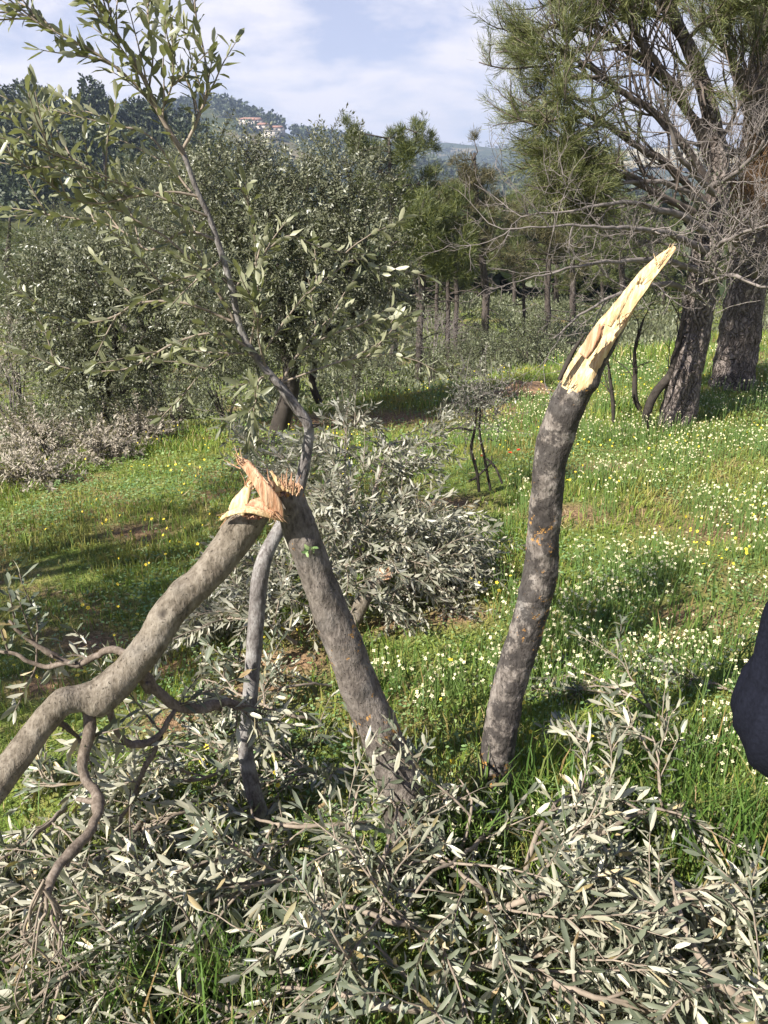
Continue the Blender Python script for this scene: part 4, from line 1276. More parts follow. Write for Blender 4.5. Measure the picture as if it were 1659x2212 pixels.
# ================================================================== pines
def tufts(lf, pos, d, m=12, L=0.12, W=0.008, spread=0.7):
    """needle tufts: m thin needles round each shoot tip"""
    n = len(pos)
    Pp = np.repeat(pos, m, 0) + rng.normal(0, L * 0.18, (n * m, 3))
    D = np.repeat(unit(d), m, 0) + rng.normal(0, spread, (n * m, 3))
    leaves(lf, Pp, D, rdir(n * m), L * rng.uniform(.7, 1.2, n * m), W, fine=False)


def mid_pine(label, base_, trunk_px, lobes, Y, nm='needle_mid', group='pines in the grove', dens=60, L=0.19, W=0.011, branches=True):
    root = thing('pine_tree', base_, label, 'tree', group)
    w = Acc()
    c = curve(trunk_px, step=0.15)
    c[:, :2] += np.cumsum(rng.normal(0, 0.012, (len(c), 2)), 0)
    tube(w, c, c[:, 3], 10)
    w.build('trunk', M['bark_pine_mid'], root)
    lf, bw = Acc(), Acc()
    for (px, py, rx, ry, dY) in lobes:
        c0 = P(px, py, Y + dY)
        a = axial(c0)
        R = np.array([rx / FPX * a, (rx + ry) / 2 / FPX * a, ry / FPX * a])
        n = max(30, int(1.7 * dens * (R[0] * R[2] + R[1] * R[2] + R[0] * R[1]) / 3 * 4))
        # a lobe is a bunch of small clumps
        nc = max(6, n // 14)
        cd = rdir(nc); cpos = c0 + cd * R * (rng.uniform(.3, 1.0, nc) ** .6)[:, None]
        idx = rng.integers(0, nc, n)
        pos = cpos[idx] + rng.normal(0, 0.17, (n, 3)) * np.minimum(R, 0.9)
        d = unit(pos - c0) * 0.8 + np.array([0, 0, 0.55])
        tufts(lf, pos, d, 19, L, W, 0.7)
        j = np.argmin(np.abs(c[:, 2] - (c0[2] - 0.25 * R[2])))
        q = curve(np.array([c[j, :3], (c[j, :3] + c0) / 2 + rng.normal(0, .1, 3), c0]), step=.15)
        tube(bw, q, np.linspace(max(.02, c[j, 3] * .5), .015, len(q)), 6)
        for k in range(0, nc, 2):
            q = np.array([c0, (c0 + cpos[k]) / 2 + rng.normal(0, .05, 3), cpos[k]])
            tube(bw, q, [.02, .014, .008], 4)
    if branches:
        for k in range(16):
            j = int(len(c) * rng.uniform(.25, .85))
            an = rng.uniform(0, 6.28)
            q = wander(c[j, :3], [math.cos(an), math.sin(an), rng.uniform(-.2, .3)], rng.uniform(.5, 1.4), 7, .3)
            tube(bw, q, np.linspace(.018, .005, 7), 4)
    bw.build('branches', M['bark_pine_mid'], root)
    lf.build('crown', M[nm], root)
    return root

def tp_px(pts, Y):
    return pxpath([(p[0], p[1], Y, p[2]) for p in pts])

def on_ground(px, Y):
    p = P(px, 700, Y)
    return np.array([p[0], p[1], H(p[0], p[1])])

def grove(label, px, Y, tw, top, lobes, nm='needle_mid', dens=60, **k):
    b = on_ground(px, Y)
    tpt = pxpath([(px + 2, 640, Y, tw), (px + (top[0] - px) * .5, (640 + top[1]) / 2, Y, tw * .8), (top[0], top[1], Y, tw * .35)])
    tr_ = np.vstack([[*(b - [0, 0, .2]), tpt[0, 3] * 1.1], tpt])
    return mid_pine(label, b, tr_, lobes, Y, nm, dens=dens, **k)

grove('tall bright green pine with upswept tips rising above the middle olive tree', 850, 21, 16, (850, 300),
      [(820, 370, 65, 45, 0), (770, 315, 30, 40, 0), (752, 285, 14, 22, 0), (800, 330, 40, 40, 0), (890, 340, 40, 60, 0), (895, 285, 16, 32, 0), (870, 300, 12, 24, 0), (845, 310, 10, 22, 0), (925, 320, 18, 28, 0), (900, 400, 55, 45, 0), (850, 430, 70, 45, .4), (915, 460, 40, 35, .5)], dens=70)
grove('rounded yellow-green pine in front of the grove beside the middle olive crown', 905, 18, 14, (910, 440),
      [(905, 470, 65, 50, 0), (860, 520, 45, 40, 0), (950, 430, 50, 40, .5), (930, 530, 75, 55, 0), (1000, 470, 45, 40, .2), (990, 560, 60, 45, 0), (880, 570, 50, 35, 0), (985, 520, 50, 40, .3), (970, 590, 50, 30, 0)], dens=70)
grove('thick-trunked pine with a brownish pointed top in the centre of the grove', 1046, 20, 16, (1025, 330),
      [(1022, 345, 28, 40, 0), (1000, 380, 40, 30, 0), (970, 440, 50, 30, .4), (1005, 400, 55, 30, 0), (1045, 410, 40, 35, 0), (990, 450, 70, 35, 0), (1060, 470, 50, 40, 0), (1000, 510, 60, 40, .3), (1080, 530, 45, 40, 0)], 'needle_brown', dens=50)
grove('slim pine with a thin brown crown at the right of the grove', 1182, 23, 13, (1180, 400),
      [(1180, 420, 50, 40, 0), (1140, 460, 40, 40, 0), (1210, 480, 50, 40, 0), (1170, 520, 70, 40, 0), (1130, 560, 50, 35, 0), (1220, 560, 50, 35, 0)], 'needle_brown', dens=42)
grove('dark pine behind the leaning trunk at the far side of the grove', 1235, 26, 13, (1235, 420),
      [(1240, 440, 50, 45, 0), (1280, 480, 50, 45, 0), (1200, 530, 45, 40, 0), (1270, 560, 60, 40, 0), (1320, 520, 50, 40, 0)], 'needle_mid', dens=42)
grove('thin straight pine trunk at the left of the grove', 910, 24, 9, (915, 470), [(915, 500, 45, 35, 0), (940, 540, 40, 30, 0)], dens=42)
grove('slim dark pine trunk second from the left in the grove', 943, 26, 8, (945, 500), [(950, 560, 40, 40, 0), (935, 520, 30, 30, 0)], dens=42)
grove('one of a close pair of straight pine trunks, the left one', 972, 22, 10, (975, 470), [(965, 560, 40, 40, 0), (985, 520, 40, 30, 0)], dens=42)
grove('one of a close pair of straight pine trunks, the right one', 990, 22, 10, (990, 450), [(1000, 580, 35, 40, .5), (1010, 540, 40, 30, .5)], dens=42)
grove('leaning thin pine near the small green field', 1128, 24, 7, (1110, 520), [(1115, 560, 35, 30, 0), (1150, 590, 30, 22, 0)], dens=36)
grove('far pine filling the gap right of the green field', 1200, 34, 12, (1205, 500), [(1200, 560, 60, 40, 0), (1250, 600, 50, 30, 0), (1180, 610, 40, 25, 0)], dens=30)
grove('far dark pine standing behind the right-hand trunks', 1345, 30, 14, (1345, 420), [(1345, 460, 70, 50, 0), (1400, 520, 70, 50, 0), (1330, 560, 60, 50, 0), (1420, 590, 50, 40, 0)], dens=30)
grove('far dark pine at the right edge behind the big trunks', 1600, 30, 14, (1600, 430), [(1600, 480, 80, 60, 0), (1660, 560, 70, 60, 0), (1560, 590, 60, 40, 0)], dens=26)
grove('dark green pine at the left edge under the hillside', 20, 34, 14, (20, 470), [(20, 500, 50, 30, 0), (60, 520, 40, 25, 0), (-20, 540, 60, 30, 0), (30, 570, 50, 30, 0)], dens=30)
grove('dark green pine lower at the left edge beside the low olive tree', 40, 26, 12, (40, 580), [(20, 620, 50, 28, 0), (70, 640, 30, 22, 0), (-20, 660, 50, 30, 0)], dens=36)

grove('distant pine crown between the brown-topped pine and the big pine boughs', 1110, 36, 9, (1110, 430), [(1110, 450, 45, 35, 0), (1080, 490, 40, 30, 0), (1140, 500, 45, 30, 0), (1110, 540, 60, 30, 0), (1070, 570, 40, 25, 0)], dens=26)
grove('distant pine crown in the gap left of the thick-trunked pine', 900, 34, 9, (890, 560), [(880, 590, 40, 25, 0), (915, 600, 40, 25, 0), (850, 610, 40, 25, 0), (950, 610, 40, 25, 0)], dens=26)
grove('distant pine behind the dead twigs, left of the leaning trunk tip', 1300, 38, 9, (1300, 440), [(1300, 470, 60, 35, 0), (1260, 520, 50, 30, 0), (1340, 540, 60, 35, 0), (1290, 590, 70, 30, 0), (1360, 610, 60, 30, 0)], dens=24)
grove('distant pine behind the leaning split trunk tip', 1430, 36, 9, (1430, 470), [(1430, 500, 60, 35, 0), (1400, 560, 60, 35, 0), (1470, 580, 60, 35, 0), (1440, 630, 70, 30, 0)], dens=24)
grove('small distant pine low beside the far field', 1030, 40, 8, (1030, 560), [(1030, 580, 45, 25, 0), (1000, 610, 40, 22, 0), (1060, 620, 30, 20, 0)], dens=24)

for k, (px, Yd, lobes) in enumerate([
        (870, 46, [(870, 520, 40, 30, 0), (850, 570, 50, 30, 0), (900, 600, 50, 25, 0), (860, 625, 50, 20, 0)]),
        (960, 50, [(960, 500, 40, 30, 0), (940, 550, 50, 30, 0), (990, 590, 50, 25, 0), (960, 625, 55, 20, 0)]),
        (1090, 58, [(1090, 480, 40, 30, 0), (1060, 530, 50, 30, 0), (1120, 560, 50, 25, 0), (1090, 590, 40, 16, 0)]),
        (1190, 50, [(1190, 500, 50, 30, 0), (1160, 550, 50, 30, 0), (1220, 590, 60, 25, 0), (1190, 630, 60, 20, 0)]),
        (1280, 46, [(1280, 520, 50, 30, 0), (1250, 580, 50, 30, 0), (1310, 610, 60, 25, 0), (1270, 640, 60, 20, 0)]),
        (1390, 50, [(1390, 500, 50, 30, 0), (1360, 570, 60, 30, 0), (1420, 620, 60, 25, 0), (1380, 650, 60, 20, 0)]),
        (800, 44, [(800, 540, 40, 30, 0), (780, 600, 50, 30, 0), (830, 630, 50, 22, 0)])]):
    grove('pine in the dense dark belt of trees behind the trunks of the grove', px, Yd, 6, (px, lobes[0][1] - 20), lobes, dens=15, L=.4, W=.03, group='pines in the belt behind the grove', branches=False)

# ---- low scrub between the meadow edge and the grove
us = Acc()
nb = 640
yb_ = rng.uniform(11, 58, nb); ab_ = rng.uniform(-.52, .5, nb)
xb_ = yb_ * np.tan(ab_)
okb = ~((xb_ > 4) & (xb_ < 14) & (yb_ > 46)) & (yb_ > 9.5 + .75 * np.maximum(xb_, -2))
for x_, y_ in zip(xb_[okb], yb_[okb]):
    h_ = rng.uniform(.2, .55) * (1 + y_ * .010)
    n_ = int(rng.uniform(170, 280))
    d_ = rdir(n_)
    d_[:, 2] = np.abs(d_[:, 2])
    p_ = np.array([x_, y_, H(x_, y_)]) + d_ * [h_ * 1.1, h_ * 1.1, h_] * rng.uniform(.35, 1, (n_, 1)) ** .6 + rng.normal(0, .06, (n_, 3))
    leaves(us, p_, d_ + rng.normal(0, .5, (n_, 3)) + [0, 0, .4], rdir(n_) + [0, 0, .4], rng.uniform(.06, .11, n_) * (1 + y_ * .02), .03 * (1 + y_ * .02), fine=False)
tag(us.build('undergrowth', M['leaf_shrub']), 'grey-green undergrowth beyond the meadow', 'undergrowth', kind='stuff')

# ---- the two big pines at right
def big_branch(root, pts, need=0.55, ntw=16, name='branch', dead=False, tw=(.35, .75), dens=1.0, mat=None, up=.08, nm='needle_near'):
    c = curve(pxpath(pts), step=0.06)
    c[:, :3] += np.cumsum(rng.normal(0, .006, (len(c), 3)), 0)
    w, lf = Acc(), Acc()
    tube(w, c, c[:, 3], 9)
    T = unit(np.gradient(c[:, :3], axis=0))
    for k in range(ntw):
        u = rng.uniform(.15, 1)
        i = min(len(c) - 1, int(u * len(c)))
        d = T[i] * 0.9 + rdir(1)[0] * .85 + [0, 0, up]
        ln = rng.uniform(*tw)
        if dead:
            bare(w, c[i, :3], d, ln, .0065 * (1.2 - .6 * u), 2, 6)
        else:
            q = wander(c[i, :3], d, ln, 9, .25, -up)
            tube(w, q, np.linspace(.011, .004, 9), 5)
            Tq = unit(np.gradient(q, axis=0))
            for s_ in range(6):
                a = rng.integers(2, 9)
                q2 = wander(q[a], Tq[a] + rdir(1)[0] * .8 + [0, 0, .1], rng.uniform(.14, .3), 6, .2, -.05)
                tube(w, q2, np.linspace(.005, .0025, 6), 4)
                if u > need:
                    T2 = unit(np.gradient(q2, axis=0))
                    kk = rng.random(6) < dens
                    kk[-1] = True
                    tufts(lf, q2[kk], T2[kk] + [0, 0, .15], 16, .085, .0034, .55)
    b = w.build(name, mat or (M['dead_twig'] if dead else M['branch_pine']), root)
    if lf.v: lf.build('needles', M[nm], b)
    return b


b1 = G(1458, 930); Y1 = b1[1] + 0.12
b1 = np.array([P(1458, 930, Y1)[0], Y1, 0]); b1[2] = H(b1[0], b1[1])
pine1 = thing('pine_tree', b1, 'big pine with a leaning cleft trunk and needled boughs, nearer of the two at right', 'tree')
t1 = pxpath([(1452, 940, Y1, 84), (1472, 850, Y1, 71), (1490, 760, Y1 + .05, 67), (1505, 680, Y1 + .1, 67), (1515, 600, Y1 + .15, 64), (1528, 520, Y1 + .2, 59), (1548, 430, Y1 + .25, 50), (1550, 330, Y1 + .3, 42), (1530, 230, Y1 + .3, 35), (1500, 130, Y1 + .3, 30), (1458, 40, Y1 + .3, 25), (1420, -80, Y1 + .3, 22), (1400, -300, Y1 + .4, 13)])
t1[0, 2] -= 0.15
trunk('trunk', t1, M['bark_pine'], pine1, 30, 0.05, 0.10, [(P(1470, 800, Y1 - .12), .03, .06)])
pw = Acc()
q = curve(pxpath([(1488, 800, Y1 - .16, 26), (1472, 850, Y1 - .14, 30), (1452, 900, Y1 - .12, 34), (1440, 935, Y1 - .1, 30)]), step=.04)
tube(pw, q, q[:, 3], 10); pw.build('root_flare', M['bark_pine'], pine1)
b2 = G(1580, 842); Y2 = b2[1] + .15
b2 = np.array([P(1580, 842, Y2)[0], Y2, 0]); b2[2] = H(b2[0], b2[1])
pine2 = thing('pine_tree', b2, 'big straight-trunked pine at far right with dead boughs and a brown needle clump', 'tree')
t2 = pxpath([(1578, 850, Y2, 101), (1588, 780, Y2, 86), (1600, 700, Y2, 83), (1612, 620, Y2, 79), (1622, 540, Y2, 74), (1628, 430, Y2, 67), (1632, 300, Y2, 56), (1642, 150, Y2, 49), (1652, 0, Y2, 43), (1655, -250, Y2, 32), (1650, -500, Y2, 20)])
t2[0, 2] -= 0.15
trunk('trunk', t2, M['bark_pine'], pine2, 30, 0.05, 0.10)
for pts, kw in [
    ([(1548, 330, Y1 + .3, 18.7), (1440, 175, Y1 + .1, 15.6), (1370, 70, Y1, 11.7), (1320, -40, Y1 - .1, 6.2)], dict(need=.75, ntw=14)),
    ([(1545, 360, Y1 + .3, 18.7), (1455, 205, Y1 + .2, 15.6), (1330, 95, Y1 + .2, 10.9), (1215, 10, Y1 + .2, 5.5)], dict(need=.72, ntw=16)),
    ([(1545, 420, Y1 + .25, 20.3), (1430, 265, Y1, 15.6), (1300, 165, Y1 - .2, 10.9), (1215, 95, Y1 - .3, 5.5)], dict(need=.75, ntw=16)),
    ([(1540, 450, Y1 + .25, 18.7), (1400, 330, Y1, 14.8), (1290, 245, Y1 - .1, 10.1), (1220, 190, Y1 - .2, 4.7)], dict(need=.8, ntw=13)),
    ([(1535, 480, Y1 + .2, 17.2), (1390, 390, Y1 - .2, 13.3), (1290, 330, Y1 - .3, 9.4), (1235, 290, Y1 - .4, 4.7)], dict(need=.84, ntw=12)),
    ([(1400, 395, Y1 - .2, 10.1), (1310, 370, Y1 - .3, 7.8), (1240, 385, Y1 - .4, 5.5), (1215, 420, Y1 - .4, 3.1)], dict(need=.8, ntw=10, tw=(.2, .4))),
    ([(1300, 165, Y1 - .2, 7.8), (1230, 170, Y1 - .3, 6.2), (1215, 230, Y1 - .4, 4.7), (1222, 310, Y1 - .4, 3.1)], dict(need=.3, ntw=13, tw=(.15, .35))),
    ([(1330, 95, Y1 + .2, 7.8), (1230, 60, Y1, 6.2), (1190, 50, Y1, 4.7), (1165, 90, Y1, 3.1)], dict(need=.3, ntw=13, tw=(.15, .35))),
    ([(1520, 200, Y1 + .3, 10.9), (1470, 60, Y1 + .5, 7.8), (1440, -60, Y1 + .6, 6.2)], dict(need=.5, ntw=14)),
    ([(1458, 40, Y1 + .3, 10.9), (1360, -30, Y1 + .3, 7.8), (1250, -60, Y1 + .3, 5.5)], dict(need=.2, ntw=18)),
    ([(1250, 60, Y1, 6.2), (1205, 130, Y1 - .2, 5.5), (1200, 200, Y1 - .3, 3.9), (1205, 260, Y1 - .35, 3.1)], dict(need=.2, ntw=13, tw=(.15, .3))),
    ([(1240, 250, Y1 - .2, 6.2), (1210, 310, Y1 - .3, 4.7), (1225, 370, Y1 - .4, 3.1)], dict(need=.1, ntw=14, tw=(.2, .35))),
    ([(1230, 330, Y1 - .4, 5.5), (1205, 370, Y1 - .45, 3.9), (1215, 410, Y1 - .45, 2.3)], dict(need=.0, ntw=12, tw=(.12, .25))),
    ([(1255, 340, Y1 - .4, 5.5), (1240, 380, Y1 - .45, 3.9), (1250, 420, Y1 - .45, 2.3)], dict(need=.0, ntw=10, tw=(.12, .25))),
    ([(1500, 150, Y1 + .2, 7.8), (1515, 190, Y1, 5.5), (1525, 230, Y1 - .1, 3.1)], dict(need=.3, ntw=6, tw=(.1, .25))),
    ([(1458, 60, Y1 + .3, 9.4), (1400, 20, Y1 + .1, 7.0), (1350, -10, Y1, 3.9)], dict(need=.2, ntw=12, tw=(.2, .4))),
    ([(1480, 90, Y1 + .3, 9.4), (1540, 30, Y1 + .1, 7.0), (1600, -10, Y1, 3.9)], dict(need=.2, ntw=12, tw=(.2, .4))),
    ([(1560, 300, Y1 + .3, 9.4), (1600, 220, Y1 + .2, 7.0), (1640, 140, Y1 + .2, 4.7)], dict(need=.6, ntw=12)),
]:
    big_branch(pine1, pts, **kw)
for pts, kw in [
    ([(1640, 230, Y2, 20.3), (1580, 120, Y2 - .4, 14.0), (1510, 20, Y2 - .7, 7.8)], dict(need=.5, ntw=14)),
    ([(1632, 340, Y2, 18.7), (1600, 190, Y2 - .5, 14.0), (1550, 60, Y2 - .8, 7.0)], dict(need=.6, ntw=14)),
    ([(1650, 60, Y2, 17.2), (1560, -20, Y2, 10.9), (1450, -70, Y2, 6.2)], dict(need=.3, ntw=14)),
    ([(1648, 100, Y2, 15.6), (1690, 0, Y2 - .3, 10.9), (1740, -80, Y2 - .5, 6.2)], dict(need=.3, ntw=14)),
    ([(1630, 380, Y2, 17.2), (1700, 300, Y2 - .4, 12.5), (1780, 240, Y2 - .7, 6.2)], dict(need=.4, ntw=12)),
]:
    big_branch(pine2, pts, **kw)
for pts in [
    [(1522, 545, Y1 + .1, 18), (1450, 520, Y1 - .4, 14), (1340, 500, Y1 - .9, 9), (1220, 500, Y1 - 1.2, 5), (1120, 512, Y1 - 1.3, 3)],
    [(1530, 500, Y1 + .1, 18), (1460, 455, Y1 - .3, 14), (1360, 440, Y1 - .7, 9), (1240, 450, Y1 - .9, 5), (1150, 462, Y1 - 1, 3)],
    [(1518, 590, Y1 + .1, 16), (1430, 560, Y1 - .4, 13), (1330, 560, Y1 - .8, 9), (1210, 575, Y1 - 1.1, 5), (1130, 600, Y1 - 1.2, 3)],
    [(1535, 450, Y1 + .2, 16), (1450, 400, Y1, 12), (1350, 395, Y1 - .3, 8), (1240, 410, Y1 - .5, 4)],
    [(1512, 630, Y1, 16), (1440, 610, Y1 - .3, 12), (1350, 630, Y1 - .6, 8), (1270, 670, Y1 - .8, 5), (1200, 720, Y1 - .9, 3)],
    [(1520, 560, Y1, 14), (1560, 520, Y1 - .5, 10), (1610, 500, Y1 - .8, 7), (1680, 480, Y1 - 1, 4)],
    [(1515, 610, Y1, 13), (1570, 600, Y1 - .5, 9), (1630, 620, Y1 - .7, 6), (1700, 610, Y1 - .9, 4)],
    [(1540, 420, Y1 + .1, 14), (1480, 330, Y1 - .2, 11), (1450, 240, Y1 - .3, 7), (1420, 160, Y1 - .4, 4)],
    [(1540, 400, Y1 + .1, 14), (1600, 350, Y1 - .3, 10), (1650, 290, Y1 - .5, 6)],
]:
    big_branch(pine1, pts, ntw=11, name='dead_branch', dead=True, tw=(.3, .55), up=.0)
for pts in [
    [(1622, 560, Y2, 18), (1560, 500, Y2 - .5, 13), (1480, 470, Y2 - .9, 8), (1400, 470, Y2 - 1.1, 4)],
    [(1628, 450, Y2, 18), (1580, 400, Y2 - .5, 13), (1510, 390, Y2 - .8, 8), (1440, 420, Y2 - 1, 4)],
    [(1615, 620, Y2, 18), (1650, 560, Y2 - .4, 13), (1700, 520, Y2 - .6, 8)],
    [(1640, 300, Y2, 18), (1560, 330, Y2 - .6, 11), (1480, 300, Y2 - .9, 6)],
]:
    big_branch(pine2, pts, ntw=9, name='dead_branch', dead=True, tw=(.35, .6), up=.0)
lf = Acc()
n = 420
pos = P(1612, 390, Y2 - .5) + rng.normal(0, 1, (n, 3)) * [.16, .14, .22]
tufts(lf, pos, np.tile([0, 0, -1.0], (n, 1)), 9, .11, .004, .4)
lf.build('brown_needles', M['needle_dead'], pine2)
# pale leafy creeper scrambling up between the trunks
cr0 = P(1530, 690, Y1 - .2); cr0[2] = H(cr0[0], cr0[1])
creeper = thing('creeper', cr0, 'pale-leaved creeper scrambling up the two large pine trunks at right', 'plant')
w, lf = Acc(), Acc()
for k in range(48):
    px, py = rng.normal(1535, 40), rng.uniform(380, 690)
    q = wander(P(px, py, Y1 - rng.uniform(.15, .5)), [rng.normal(0, .5), rng.normal(0, .3), .6], rng.uniform(.2, .45), 7, .35)
    twig(w, lf, q, .004, .002, L=.024, W=.014, gap=.036, fine=False, start=0, nseg=4, keep=.7)
w.build('stems', M['dead_twig'], creeper)
lf.build('leaves', M['leaf_shrub'], creeper)

# ================================================================== saplings, bare stems, shrubs
def bare_sapling(label, pts, br=6, mat='bark_dark', ln=(.25, .5), name='bare_sapling', dep=1):
    b = pts[0][:3]
    root = thing(name, b, label, 'sapling')
    w = Acc(); c = curve(pts, step=.05); tube(w, c, c[:, 3], 8)
    w.build('stem', M[mat], root)
    T = unit(np.gradient(c[:, :3], axis=0))
    w = Acc()
    for k in range(br):
        i = rng.integers(len(c) // 3, len(c))
        bare(w, c[i, :3], T[i] + rdir(1)[0] * .7, rng.uniform(*ln), .006, dep, 4)
    w.build('branches', M[mat], root)
    return root

def gpx(pts, dY=0.0):
    g = G(pts[0][0], pts[0][1]); Yb = g[1]
    return pxpath([(p[0], p[1], Yb, p[2]) for p in pts])

bare_sapling('dark curved dead stem standing left of the leaning pine trunk', gpx([(1398, 925, 20), (1398, 890, 20), (1415, 850, 20), (1440, 820, 20), (1452, 800, 18), (1466, 740, 10), (1478, 690, 7)]), 4)
bare_sapling('thin bare sapling between the leaning olive trunk and the dark curved stem', gpx([(1388, 895, 8), (1372, 860, 12), (1372, 800, 10), (1372, 750, 7), (1390, 690, 5)]), 7)
bare_sapling('thin bare sapling just right of the leaning olive trunk', gpx([(1325, 915, 7), (1324, 870, 9), (1318, 820, 7), (1312, 770, 4)]), 5)

gs = G(1040, 1075)
sap = thing('sapling', gs, 'small half-bare sapling with a ball of twigs in the meadow left of the leaning trunk', 'sapling')
YG = gs[1]
w = Acc()
for pts in ([(1035, 1062, YG, 7), (1030, 1020, YG, 7), (1018, 970, YG, 7), (1025, 930, YG, 6), (1030, 880, YG, 5)],
            [(1060, 1060, YG + .05, 6), (1052, 1020, YG + .05, 6), (1045, 980, YG + .03, 6), (1036, 930, YG, 5), (1040, 850, YG, 4)],
            [(1085, 1045, YG - .05, 5), (1070, 1010, YG, 5), (1050, 990, YG, 5)],
            [(1012, 1040, YG, 4), (1030, 1030, YG, 5), (1060, 1000, YG, 4), (1062, 985, YG, 3)],
            [(1020, 930, YG, 5), (985, 925, YG, 4), (955, 942, YG, 3)]):
    c = curve(pxpath(pts), step=.02); tube(w, c, c[:, 3], 6)
w.build('stem', M['bark_dark'], sap)
w, lf = Acc(), Acc()
for k in range(190):
    p = P(rng.normal(1032, 30), rng.triangular(790, 860, 960), YG + rng.normal(0, .09))
    q = wander(p, rdir(1)[0] + [0, 0, .5], rng.uniform(.08, .2), 6, .3)
    twig(w, lf, q, .0022, .001, L=.024, W=.009, gap=.024, fine=False, start=0, nseg=3, keep=.65)
w.build('twigs', M['dead_twig'], sap)
lf.build('leaves', M['leaf_pile'], sap)


def shrub(label, px, py, rx, ry, Y, lm='leaf_shrub', n=150, name='shrub', group=None, L=.04, W=.016, wood='bark_dark', ln=(.15, .35), keep=.95, gap=.03, cat='shrub', drop=False):
    c0 = P(px, py, Y); a = axial(c0)
    R = np.array([rx / FPX * a, (rx + ry) / 2 / FPX * a, ry / FPX * a])
    b = np.array([c0[0], c0[1], H(c0[0], c0[1])])
    if drop:
        c0 = np.array([b[0], b[1], b[2] + R[2] * .75])
    root = thing(name, b, label, cat, group)
    w, lf = Acc(), Acc()
    for k in range(n):
        d = rdir(1)[0]
        p = c0 + d * R * rng.uniform(.2, 1) ** .5 * (1 + .4 * nz(d, 2.1))
        p[2] = max(p[2], H(p[0], p[1]) + .03)
        q = wander(p, d + rng.normal(0, .5, 3) + [0, 0, .3], rng.uniform(*ln), 6, .3)
        twig(w, lf, q, .004, .0015, L=L, W=W, gap=gap, fine=False, start=0, nseg=3, keep=keep)
    for k in range(7):
        d = rdir(1)[0] * [1, 1, .4]
        q = curve(np.array([b - [0, 0, .05], (b + c0) / 2 + d * R * .2, c0 + d * R * .7]), step=.06)
        tube(w, q, np.linspace(.022, .008, len(q)), 5)
    w.build('stems', M[wood], root)
    if keep > 0: lf.build('leaves', M[lm], root)
    return root

SH = 'grey-green shrubs along the far edge of the meadow'
shrub('wide grey-green shrub left of the leaning trunk on the far edge of the meadow', 1150, 760, 70, 50, 13, group=SH, n=330, ln=(.2, .4))
shrub('rounded grey-green shrub on the meadow edge, left of the wide one by the leaning trunk', 1050, 770, 60, 45, 14, group=SH, n=300, ln=(.2, .4))
shrub('small shrub at the meadow edge right behind the split tip trunk', 1290, 770, 50, 40, 15, group=SH, n=130)
shrub('shrub in shade below the grove, behind the half-bare sapling', 985, 790, 55, 40, 12.5, group=SH, n=160)
shrub('low shrub at the meadow edge under the middle olive crown', 800, 810, 60, 40, 12, group=SH, n=150)
shrub('low shrub between the two middle olive trunks', 740, 850, 45, 30, 11.5, group=SH, n=110)
shrub('dark shrub under the grove trunks', 1000, 690, 60, 40, 24, group=SH, n=130, L=.07, W=.03)
shrub('pale shrub in front of the small green field', 1110, 690, 60, 35, 26, group=SH, n=130, L=.07, W=.03)
shrub('distant shrub right of the small green field', 1220, 690, 55, 35, 26, group=SH, n=130, L=.07, W=.03)
shrub('shrub between the dead stem and the leaning pine', 1400, 740, 50, 40, 17, group=SH, n=130, L=.05)
shrub('dull bush at the right edge behind the big pine trunks', 1650, 700, 45, 50, 15, group=SH, n=130)
shrub('leafless purplish bush at the foot of the grove', 935, 735, 58, 42, 14, name='bare_shrub', n=230, keep=0.0, wood='dead_twig', ln=(.25, .5))
shrub('brownish bush at the left edge below the dark olive', 20, 740, 60, 60, 15, 'leaf_dry', group=SH, n=170, L=.05, W=.02)
shrub('purplish twiggy bush at the left edge under the pines', 10, 830, 60, 60, 13, name='bare_shrub', n=170, keep=.25, lm='leaf_dry', wood='dead_twig', ln=(.25, .45))
shrub('dim green bush beside the low olive tree, near the cut brush', 380, 850, 60, 50, 12, group=SH, n=170)
shrub('grey bush behind the low olive tree trunk', 90, 900, 50, 40, 11, group=SH, n=140)
shrub('green bush in shade left of the middle olive trunk', 480, 830, 60, 45, 11.5, group=SH, n=160)
BP = 'withered cut brush below the meadow at left'
for lab, px, py, rx, ry in [('withered pinkish-grey brush heap nearest the left edge', 85, 1035, 65, 30), ('withered pale brush heap above the nearest one at the left edge', 95, 960, 62, 36), ('withered brush heap right of the low olive trunk', 300, 945, 48, 30), ('long withered brush heap lying along the grass edge at left', 230, 985, 45, 24)]:
    g = G(px, py + ry)
    shrub(lab, px, py, rx, ry, g[1] + .3, 'leaf_dry', n=120, name='brush_heap', group=BP, L=.045, W=.014, wood='dead_twig', gap=.022, cat='brush heap')

# stump behind the middle olive
gt = G(400, 905); Yt = gt[1]
stump = thing('stump', gt, 'dark jagged stump at the edge of the grass left of the middle olive', 'stump')
trunk('bark', np.vstack([[*(gt - [0, 0, .1]), .10], pxpath([(398, 880, Yt, 34), (403, 850, Yt, 30)])]), M['bark_pine_mid'], stump, 20, .03, .12, plane=(P(402, 855, Yt), unit(np.array([.2, 0, 1]))), wood=M['bark_pine_mid'], jag=.03)

